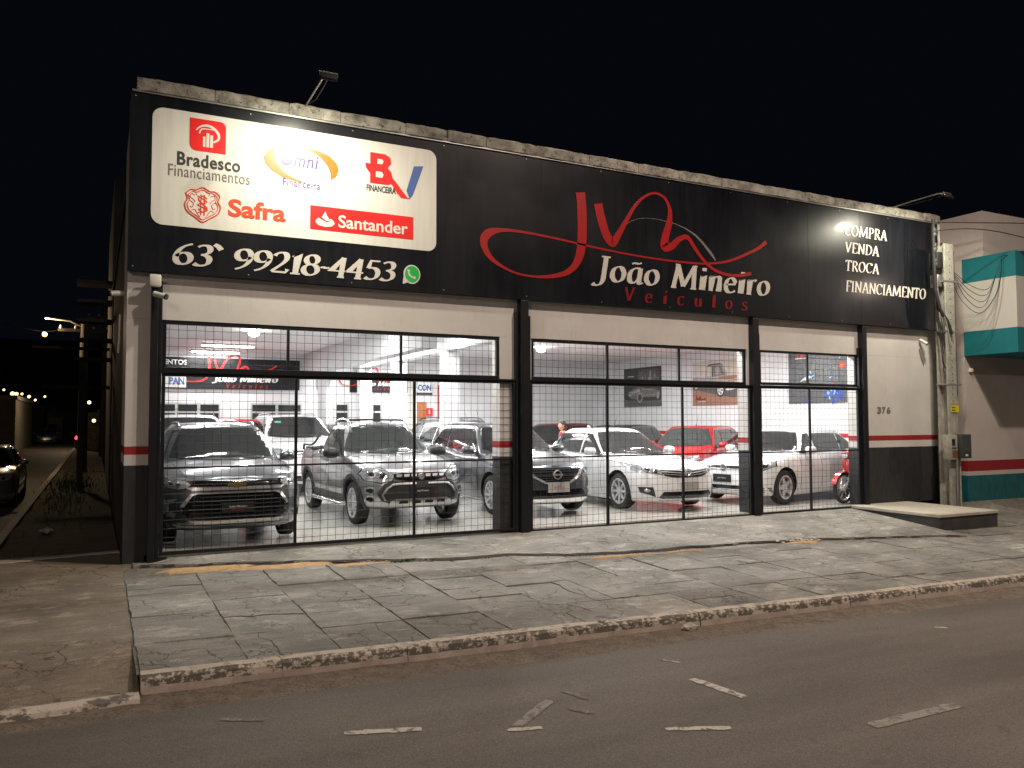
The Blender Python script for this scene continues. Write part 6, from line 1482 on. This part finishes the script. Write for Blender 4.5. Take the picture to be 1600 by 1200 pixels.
for s_ in (-1, 1): obj('mirror', lathe([(0, .0), (.045, .0), (.05, .01), (0, .02)], 'x', 14, (.30, s_*.30, 1.20)), 'black_plastic', m_, 50); obj('mirror_stem', tb([(.34, s_*.24, 1.04), (.31, s_*.29, 1.18)], .005, 5), 'black_plastic', m_)
obj('side_stand', tb([(0, .10, .24), (.02, .26, .005)], .01, 6), 'black_plastic', m_)
# ---------------------------------------------------------------- man standing behind the white sedan, face to the left of the photo
def body_mesh(name, verts, edges, radii, root_i, mat, parent, sub=2):
    me = bpy.data.meshes.new(name); me.from_pydata(verts, edges, []); o = link(name, me)
    md = o.modifiers.new('s', 'SKIN'); sv = me.skin_vertices[0].data
    for i, r in enumerate(radii): sv[i].radius = r if isinstance(r, tuple) else (r, r)
    sv[root_i].use_root = True
    sb_ = o.modifiers.new('d', 'SUBSURF'); sb_.levels = sub; sb_.render_levels = sub
    bpy.context.view_layer.update()
    m2 = bpy.data.meshes.new_from_object(o.evaluated_get(bpy.context.evaluated_depsgraph_get())); m2.name = name
    o.modifiers.clear(); o.data = m2; m2.shade_smooth(); m2.materials.clear()
    for x in (mat if isinstance(mat, list) else [mat]): m2.materials.append(M[x])
    o.parent = parent; return o
pr = empty('person', (9.98, 5.95, -.012), R(162)); pr.scale = (.93, .93, .93); tag(pr, 'dark haired person in a red shirt standing behind the white sedan', 'person')
# local frame: faces +x, left = +y
V = [(0, 0, .93), (0, 0, 1.10), (0, 0, 1.30), (0, 0, 1.42), (.01, 0, 1.50),
     (0, .10, .88), (.02, .11, .50), (0, .11, .09), (.12, .12, .04), (0, -.10, .88), (.02, -.11, .50), (0, -.11, .09), (.12, -.12, .04),
     (0, .18, 1.39), (-.02, .24, 1.12), (.06, .25, .88), (.09, .25, .80), (0, -.18, 1.39), (-.02, -.24, 1.12), (.06, -.25, .88), (.09, -.25, .80)]
E_ = [(0, 1), (1, 2), (2, 3), (3, 4), (0, 5), (5, 6), (6, 7), (7, 8), (0, 9), (9, 10), (10, 11), (11, 12), (3, 13), (13, 14), (14, 15), (15, 16), (3, 17), (17, 18), (18, 19), (19, 20)]
rad = [(.13, .16), (.11, .14), (.12, .17), (.09, .12), .055, .09, .06, .042, .04, .09, .06, .042, .04, .06, .045, .034, .036, .06, .045, .034, .036]
bd = body_mesh('body', V, E_, rad, 0, ['shirt', 'trousers', 'skin'], pr)
for p in bd.data.polygons:
    z = p.center.z; y = abs(p.center.y)
    p.material_index = 2 if (z > 1.455 or (y > .19 and z < 1.10)) else (0 if z > .93 else 1)
def head():
    bm = bmesh.new(); bmesh.ops.create_uvsphere(bm, u_segments=24, v_segments=18, radius=1)
    for v in bm.verts:
        x, y, z = v.co
        w = .078*(1-.18*max(0, -z)); d = .098
        X, Y, Z = x*d, y*w, z*.118
        if z < 0: X = X*(1-.22*(-z))+.018*(-z)
        # nose, brow, chin
        X += .024*math.exp(-((y*w)/.014)**2-((Z+.015)/.020)**2)*(x > 0)+.006*math.exp(-((Z-.03)/.012)**2)*(x > 0)*(abs(y) < .7)+.010*math.exp(-((Y)/.03)**2-((Z+.098)/.018)**2)*(x > 0)
        v.co = (X+.02, Y, Z+1.625)
    return bm
hd = obj('head', head(), 'skin', pr, 180)
for s_ in (-1, 1):
    obj('ear', prism([(.0+.022*math.cos(a)+.005, 1.615+.032*math.sin(a)) for a in [2*PI*k/12 for k in range(12)]], s_*.074, s_*.088, 'y'), 'skin', hd, 50)
    obj('eye', lathe([(0, -.006), (.008, -.004), (.010, 0), (.008, .004), (0, .006)], 'x', 10, (.108, s_*.030, 1.635)), 'gloss_black', hd)
obj('mouth', bx(.108, .114, -.022, .022, 1.562, 1.569), 'sign_dark_red', hd)
bm = bmesh.new(); bmesh.ops.create_uvsphere(bm, u_segments=24, v_segments=16, radius=1); rh = random.Random(2)
for v in bm.verts:
    x, y, z = v.co; k = 1.0+rh.uniform(-.02, .03); v.co = (x*.108*k+.008, y*.088*k, max(z, -.45 if x < -.15 else (.05 if x < .45 else .42))*.128*k+1.640)
obj('hair', bm, 'hair', hd, 180)
for s_ in (-1, 1):       # hands: palm with five fingers
    y0 = s_*.25; Vh = [(.09, y0, .80), (.10, y0, .74), (.105, y0, .71)]; Eh = [(0, 1), (1, 2)]; rh_ = [(.026, .018), (.034, .016), (.034, .014)]
    for k, (o_, L_) in enumerate(((-.030, .062), (-.010, .072), (.010, .068), (.028, .052))):
        b = len(Vh); Vh += [(.105+o_, y0, .70), (.110+o_*1.1, y0-s_*.006, .70-L_*.55), (.108+o_*1.1, y0-s_*.016, .70-L_)]; Eh += [(2, b), (b, b+1), (b+1, b+2)]; rh_ += [.009, .008, .0065]
    b = len(Vh); Vh += [(.125, y0-s_*.02, .745), (.135, y0-s_*.032, .715)]; Eh += [(1, b), (b, b+1)]; rh_ += [.010, .008]
    body_mesh('hand', Vh, Eh, rh_, 0, 'skin', pr, 1)
# ---------------------------------------------------------------- building on the right, with its box canopy
N = empty('neighbour_building', (19, 0, 0)); tag(N, 'pale neighbouring shop with teal base, red stripe and box canopy at the right', 'building')
def nb(nm, bm, mat, parent=None): o = obj(nm, bm, mat, parent or N); o.location = -Vector(N.location); return o
nb('wall', bx(16.3, 26, .0, .3, -.9, 5.0), 'wall_neighbour'); nb('side_wall', bx(16.3, 16.5, .302, 10, -.9, 5.0), 'wall_neighbour')
nb('upper_wall', bx(16.3, 26, -.47, 10, 5.003, 5.95), 'wall_neighbour'); 
for z0, z1, m1 in ((2.96, 3.46, 'teal'), (3.462, 4.49, 'box_white'), (4.492, 5.0, 'teal')): nb('canopy_band', bx(16.29, 26, -1.13, -.003, z0, z1), m1)
nb('old_wall', bx(15.45, 16.28, .62, .9, -.6, 5.9), 'old_plaster')
tag(obj('small_lamp', bx(16.42, 16.5, -.06, 0, 2.62, 2.70, bev=.01), 'white_plastic'), 'tiny white fitting on the neighbour wall under the canopy', 'light')
# far background
def nbx(name, label, parts, cat='building'):
    r_ = empty(name, parts[0][1][:1]+(parts[0][1][2], parts[0][1][4])); tag(r_, label, cat)
    for nm, a, mt in parts: o = obj(nm, bx(*a), mt, r_); o.location = -Vector(r_.location)
    return r_
nbx('low_building', 'low pale walled building at the far left beyond the parked car', [('wall', (-18, -5.2, 58, 75, -.9, 3.3), 'far_plaster'), ('parapet', (-18.1, -5.1, 57.9, 75.1, 3.302, 3.6), 'pole_concrete'), ('door', (-6.6, -6.2, 57.9, 57.99, -.5, 2.0), 'far_dark'), ('pipe', (-8.0, -7.9, 57.9, 57.99, -.5, 3.0), 'pole_concrete')])
nbx('dark_house', 'dim brown house beyond the pale building on the side street', [('wall', (-8.6, -4.9, 88, 95, -.9, 3.0), 'far_dark'), ('roof', (-8.8, -4.8, 87.8, 95.2, 3.01, 3.4), 'wood_pole')])
nbx('lit_shed', 'small pale shed at the end of the side street', [('wall', (-5.9, -3.6, 101, 106, -.9, 2.2), 'far_plaster'), ('door', (-5.0, -4.2, 100.9, 100.99, -.6, 1.4), 'far_dark')])
nbx('lit_wall', 'weathered garden wall catching light behind the verge', [('wall', (-.5, 1.2, 52, 52.3, -.9, 2.3), 'old_plaster'), ('pier', (.05, .35, 51.8, 51.99, -.9, 2.5), 'far_plaster')], 'wall')
ap = [('wall', (.35, 6, 14.6, 26, -.9, 8.6), 'far_dark')]
for i in range(5): ap.append(('balcony_slab', (-.55, .349, 14.9, 15.4+i*.1, 3.35+i*.55, 3.44+i*.55), 'far_dark'))
ap += [('post', (-.45, -.3, 15.0, 15.15, -.9, 3.349), 'far_dark'), ('ledge', (-1.4, .349, 16.2, 16.5, 2.6, 2.7), 'far_dark'), ('ledge', (-1.8, .349, 18, 18.3, 3.9, 3.98), 'far_dark')]
nbx('apartment_building', 'dark building with stacked slab ledges behind the showroom side wall', ap)
# ---------------------------------------------------------------- poles at the right
def cable(name, pts, r, label, cat='cable', mat='cable', sag=0): return tag(obj(name, tb(pts, r, 5), mat), label, cat)
p_ = empty('utility_pole', (15.08, -.42, -.2)); tag(p_, 'short pale concrete pole with a row of small holes beside the sign', 'pole')
def pp(nm, bm, mat='pole_concrete'): o = obj(nm, bm, mat, p_); o.location = -Vector(p_.location); return o
pp('flange', bx(14.93, 15.20, -.56, -.52, -.4, 5.12, bev=.006)); pp('web', bx(15.03, 15.10, -.519, -.36, -.4, 5.08)); pp('rear_flange', bx(14.93, 15.20, -.359, -.32, -.4, 5.10, bev=.006))
for k in range(24): pp('bolt_hole', lathe([(0, -.5615), (.014, -.5615), (.014, -.5605), (0, -.5605)], 'y', 8, (15.065, 0, 4.95-.135*k)), 'dark_void')
for z in (4.35, 3.35, 2.3): pp('strap', bx(14.92, 15.36, -.565, -.31, z, z+.03), 'galvanised')
cd = tag(obj('conduit', tb([(15.28, -.46, 5.0), (15.28, -.46, 2.1)], .05, 10), 'meter_dark', smooth=50), 'thick dark conduit strapped to the right of the concrete pole', 'conduit')
tag(obj('conduit', tb([(15.08, -.60, 1.1), (15.08, -.60, -.16)], .025, 8), 'galvanised', smooth=50), 'thin pale conduit from the left meter box to the ground', 'conduit'); tag(obj('conduit', tb([(15.17, -.60, 1.1), (15.17, -.60, -.16)], .018, 8), 'meter_grey', smooth=50), 'thinner conduit beside it under the meter boxes', 'conduit')
def meter(x0, x1, y0, y1, z0, z1, mat, label, rusty):
    r_ = empty('meter_box', ((x0+x1)/2, y0, z0)); tag(r_, label, 'meter box')
    def q(nm, bm, m1): o = obj(nm, bm, m1, r_, 40); o.location = -Vector(r_.location)
    q('case', bx(x0, x1, y0, y1, z0, z1, bev=.008), mat)
    if rusty:
        w = x1-x0; q('meter_window', bx(x0+.42*w, x0+.75*w, y0-.006, y0-.001, z0+.27, z0+.40), 'window_dark'); q('rust_plate', bx(x0+.45*w, x0+.95*w, y0-.004, y0-.001, z0+.03, z0+.18), 'rust'); q('label_strip', bx(x0+.4*w, x0+.88*w, y0-.005, y0-.001, z0+.21, z0+.235), 'text_dark')
    else: q('latch', bx(x0+.35*(x1-x0), x0+.6*(x1-x0), y0-.008, y0-.001, z0+.04, z0+.08), 'white_plastic'); q('door', bx(x0+.02, x1-.02, y0-.005, y0-.001, z0+.12, z1-.02), 'meter_dark')
meter(14.70, 14.99, -.68, -.57, .84, 1.32, 'meter_grey', 'pale rusty meter box low on the left of the pole', True); meter(15.06, 15.36, -.72, -.575, .86, 1.33, 'meter_dark', 'dark grey meter box low on the right of the pole', False)
t = empty('warning_label', (15.1, -.6, 1.8)); tag(t, 'small yellow and grey warning label on the pole above the meter boxes', 'label')
for nm, a, mt in (('plate', (14.99, 15.22, -.575, -.566, 1.76, 1.98), 'yellow'), ('header', (14.99, 15.22, -.58, -.576, 1.92, 1.98), 'meter_grey'), ('text_strip', (15.0, 15.10, -.58, -.576, 1.80, 1.815), 'text_dark'), ('text_strip', (15.0, 15.10, -.58, -.576, 1.85, 1.865), 'text_dark')):
    o = obj(nm, bx(*a), mt, t); o.location = -Vector(t.location)
o2 = empty('utility_pole', (15.5, -.15, -.2)); tag(o2, 'weathered round concrete pole behind the meter boxes', 'pole')
o = obj('shaft', tb([(15.55, -.12, -.3), (15.55, -.12, 1.0), (15.52, -.12, 5.2)], [.17, .155, .10], 14), 'old_plaster', o2, 50); o.location = -Vector(o2.location)
o = obj('cap', tb([(15.52, -.12, 5.201), (15.52, -.12, 5.26)], .06, 10), 'meter_dark', o2, 50); o.location = -Vector(o2.location)
# dark transformer-like junction gear between sign and pole
g_ = empty('junction_box', (14.75, -.3, 4.2)); tag(g_, 'dark cluster of cable boxes and insulators between sign and pole', 'junction box')
def gg(nm, bm, mat='meter_dark', sm=50): o = obj(nm, bm, mat, g_, sm); o.location = -Vector(g_.location)
for i, z in enumerate((5.35, 5.05, 4.75)): gg('insulator', lathe([(0, z-.09), (.045, z-.09), (.06, z-.05), (.045, z-.02), (.06, z+.01), (.045, z+.04), (.05, z+.07), (0, z+.08)], 'z', 12, (14.78, -.45, 0)), 'meter_dark')
gg('box', bx(14.80, 14.96, -.50, -.3, 4.62, 4.95, bev=.01), 'cable'); gg('box', bx(14.82, 14.97, -.48, -.3, 4.25, 4.5, bev=.02), 'galvanised'); gg('cable_bundle', tb([(14.76, -.45, 5.6), (14.75, -.45, 5.0), (14.74, -.47, 4.2), (14.82, -.5, 3.8), (14.98, -.55, 3.55), (15.05, -.58, 3.3)], .035, 7), 'cable'); gg('cable_bundle', tb([(14.74, -.46, 4.5), (14.82, -.5, 4.0), (14.95, -.57, 3.4), (15.0, -.58, 3.0)], .015, 6), 'galvanised')
rc = random.Random(9)
for k in range(9):
    a = (14.80+rc.uniform(-.03, .05), -.42, 4.7-rc.random()*.9); b = (15.0+rc.uniform(-.02, .25), -.45, 3.9-rc.random()*1.6)
    m1 = (lerp(a[0], b[0], .4)-rc.uniform(0, .12), -.5, min(a[2], b[2])+.1*rc.random())
    gg('loose_wire', tb(crv([a, m1, b], 5), .006, 4), 'cable')
gg('cable_loop', tb(crv([(15.3, -.40, 4.7), (15.42, -.5, 4.1), (15.75, -.7, 3.75), (16.05, -.85, 4.1), (16.18, -.9, 4.55), (16.2, -.9, 4.9)], 6), .007, 4), 'cable')
for k in range(4): gg('cable_loop', tb(crv([(15.32, -.42, 4.65), (15.5+.05*k, -.6, 4.05+.09*k), (15.85+.05*k, -.75, 3.9+.12*k), (16.15, -.88, 4.72)], 6), .006, 4), 'cable')
cable('overhead_cable', crv([(14.85, -.45, 5.55), (16.5, -1.8, 5.4), (20, -3.2, 5.35), (30, -6, 5.6)], 6), .010, 'upper black cable running right from the pole top across the neighbour')
cable('overhead_cable', crv([(14.85, -.45, 5.38), (15.6, -1.0, 5.36), (17.6, -2.0, 4.98), (22, -4, 5.0), (30, -7, 5.3)], 6), .010, 'lower black cable sagging right from the pole over the teal canopy')
cable('overhead_cable', crv([(16.2, -.9, 4.9), (16.7, -1.3, 5.02), (17.6, -2.0, 4.98)], 6), .008, 'short black drop cable joining the lower cable above the canopy')
cable('roof_wire', [(13.4, .3, 5.9), (16, 2, 6.05), (20, 4, 6.2)], .008, 'thin pale wire leading right from the end of the coping', mat='galvanised')
# ---------------------------------------------------------------- side street at the left
c = hatch('paint_silver', 'glass', False, H=1.46, L=4.2, name='parked_car'); simple_face(c, False); c.patch('front_plate_bar', [(-.3, .50), (.3, .50), (.3, .60), (-.3, .60)], (1, 0), 'plate_grey', off=.02)
c.place(-2.55, 11.4, 0, 'silver car parked in the side street at the left edge'); c.root.location.z = -.42
c = hatch('paint_silver', 'glass', False, H=1.46, L=4.2, name='parked_car'); simple_face(c, False); c.place(-4.0, 76, 8, 'distant pale car parked at the far end of the side street'); c.root.location.z = -.42
c = hatch('paint_grey', 'glass', False, H=1.6, L=4.2, name='moving_car'); rear_face(c); c.patch('brake_light', ellipse(.62, .92, .2, .14), (-1, 0), 'tail_lit', off=.03); c.patch('brake_light', ellipse(-.62, .92, .2, .14), (-1, 0), 'tail_lit', off=.03)
c.place(-.35, 60, 178, 'distant car with glowing red tail lights in the side street'); c.root.location.z = -.42
def wood_pole(x, y, h, r, label, arms):
    r_ = empty('street_pole', (x, y, -.5)); tag(r_, label, 'pole')
    obj('shaft', tb([(0, 0, 0), (0, 0, h)], [r, r*.7], 12), 'wood_pole', r_, 60)
    for z in arms:
        obj('cross_arm', bx(-.9, .9, -.05, .05, h-z-.06, h-z+.06), 'wood_pole', r_)
        for k in (-.8, -.3, .3, .8): obj('insulator', lathe([(0, h-z+.06), (.05, h-z+.06), (.06, h-z+.12), (.03, h-z+.18), (0, h-z+.2)], 'z', 8, (k, 0, 0)), 'meter_grey', r_)
    return r_
w1 = wood_pole(-.46, 24.5, 6.0, .19, 'thick wooden pole standing on the verge beside the side street', [.35])
w2 = wood_pole(.35, 40, 9, .18, 'wooden pole farther along the verge near the tail lights', [.3, 1.0])
obj('street_arm', tb([(0, 0, 5.75), (-.5, -.0, 6.0), (-1.33, .05, 6.08)], .035, 6), 'galvanised', w1)
def street_lamp(x, y, z, s_, mat, label, pole=True):
    r_ = empty('street_lamp', (x, y, -.6)); tag(r_, label, 'street lamp', 'lit lamps along the side street')
    if pole:
        obj('pole', tb([(0, 0, 0), (0, 0, z+.4)], [.11, .07], 8), 'wood_pole', r_); obj('arm', tb([(0, 0, z+.4), (-.5, -.3, z+.66), (-1.0, -.6, z+.7)], .03, 6), 'galvanised', r_)
        obj('lamp_head', bx(-1.3, -.9, -.75, -.5, z+.62, z+.74, bev=.03), 'grey_plastic', r_)
    bm = bmesh.new(); bmesh.ops.create_icosphere(bm, subdivisions=2, radius=s_, matrix=Matrix.Translation((-1.1 if pole else 0, -.62 if pole else 0, z+.6)))
    obj('lamp_bulb', bm, mat, r_, 180)
street_lamp(-1.79, 24.5, 4.94, .09, 'far_lamp', 'brightest orange street lamp high at the far left', False); street_lamp(-.87, 62, 4.66, .17, 'far_lamp_white', 'upper pale lamp in the middle of the side street', False); street_lamp(-.5, 62, 3.2, .14, 'far_lamp_white', 'lower pale lamp beneath the upper one', False); street_lamp(-.12, 50, 1.73, .12, 'far_lamp_white', 'low warm lamp just above the red tail lights', False)
ld = bpy.data.lights.new('side_street_lamp', 'POINT'); ld.energy = 350; ld.color = (1, .72, .4); ld.shadow_soft_size = .2
lo = bpy.data.objects.new('side_street_lamp', ld); COL.objects.link(lo); lo.location = (-1.79, 24.4, 5.3)
ld = bpy.data.lights.new('side_street_lamp', 'POINT'); ld.energy = 500; ld.color = (1, .75, .45); ld.shadow_soft_size = .2
lo = bpy.data.objects.new('side_street_lamp', ld); COL.objects.link(lo); lo.location = (-1.6, 60, 4.8)
rl = random.Random(4)
for i, (px_, py_, s_) in enumerate(((-.605, .0375, .55), (-.617, .038, .9), (-.612, .0375, .8), (-.607, .030, .6), (-.596, .034, .7), (-.588, .0295, .55), (-.576, .034, .5), (-.628, .043, .5))):
    Y = 420; d_ = Vector((.8903*px_+.4549, -.4553*px_+.8893, 0)); k = Y/d_.y
    bm = bmesh.new(); bmesh.ops.create_icosphere(bm, subdivisions=1, radius=s_*1.1)
    o = obj('distant_light', bm, 'far_lamp_white'); o.location = (d_.x*k, Y, 1.6+py_*k*.97); tag(o, ['tiny hill lamp third from the left', 'large hill lamp in the bright pair at left', 'smaller hill lamp of the bright pair', 'faint low hill lamp right of the bright pair', 'hill lamp fifth from the left, of middle size', 'faint low hill lamp near the right end of the row', 'hill lamp at the far right end of the row', 'hill lamp at the photo edge, leftmost of the row'][i], 'light', 'lights on the distant hillside')
sheet('hill', [-700, -400, -250, -100, 0, 120], [380, 440, 520, 900], lambda x, y: (y-380)*.16-.9, 'far_dark')
cable('overhead_cable', crv([(-1.3, 24.5, 5.1), (-2.4, 18, 4.6), (-6, 6, 5.2)], 6), .012, 'dark cable from the verge pole out to the left'); 
for k in range(4): cable('overhead_cable', crv([(-.9+.5*k, 24.5, 5.25), (-.3+.3*k, 32, 6.2), (-.2+.35*k, 40, 8.0)], 5), .010, ['lowest dark', 'second dark', 'third dark', 'topmost dark'][k]+' cable strung between the two verge poles')
# ---------------------------------------------------------------- street lamps across the road (behind the viewer)
def road_lamp(x, y, h, reach, label, energy):
    r_ = empty('street_lamp', (x, y, -.4)); tag(r_, label, 'street lamp')
    obj('pole', tb([(0, 0, 0), (0, 0, h)], [.14, .07], 10), 'pole_concrete', r_, 50); obj('arm', tb([(0, 0, h-.1), (0, reach*.4, h+.3), (0, reach-.2, h+.5)], .035, 8), 'galvanised', r_, 50); obj('lamp_head', bx(-.14, .14, reach-.3, reach+.3, h+.44, h+.56, bev=.03), 'grey_plastic', r_, 50)
    ld = bpy.data.lights.new('street_lamp_light', 'AREA'); ld.shape = 'RECTANGLE'; ld.size = .25; ld.size_y = .4; ld.energy = energy; ld.color = (1, .80, .67)
    lo = bpy.data.objects.new('street_lamp_light', ld); COL.objects.link(lo); lo.location = (x, y+reach, h)
road_lamp(-8, -15.5, 9, 1.8, 'street lamp across the road to the left of the viewer', 1000); road_lamp(9.5, -11.6, 12, 3.8, 'tall street lamp across the road to the right of the viewer', 1600)
road_lamp(33, -18, 8, 1.8, 'distant street lamp across the road far to the right', 1100)
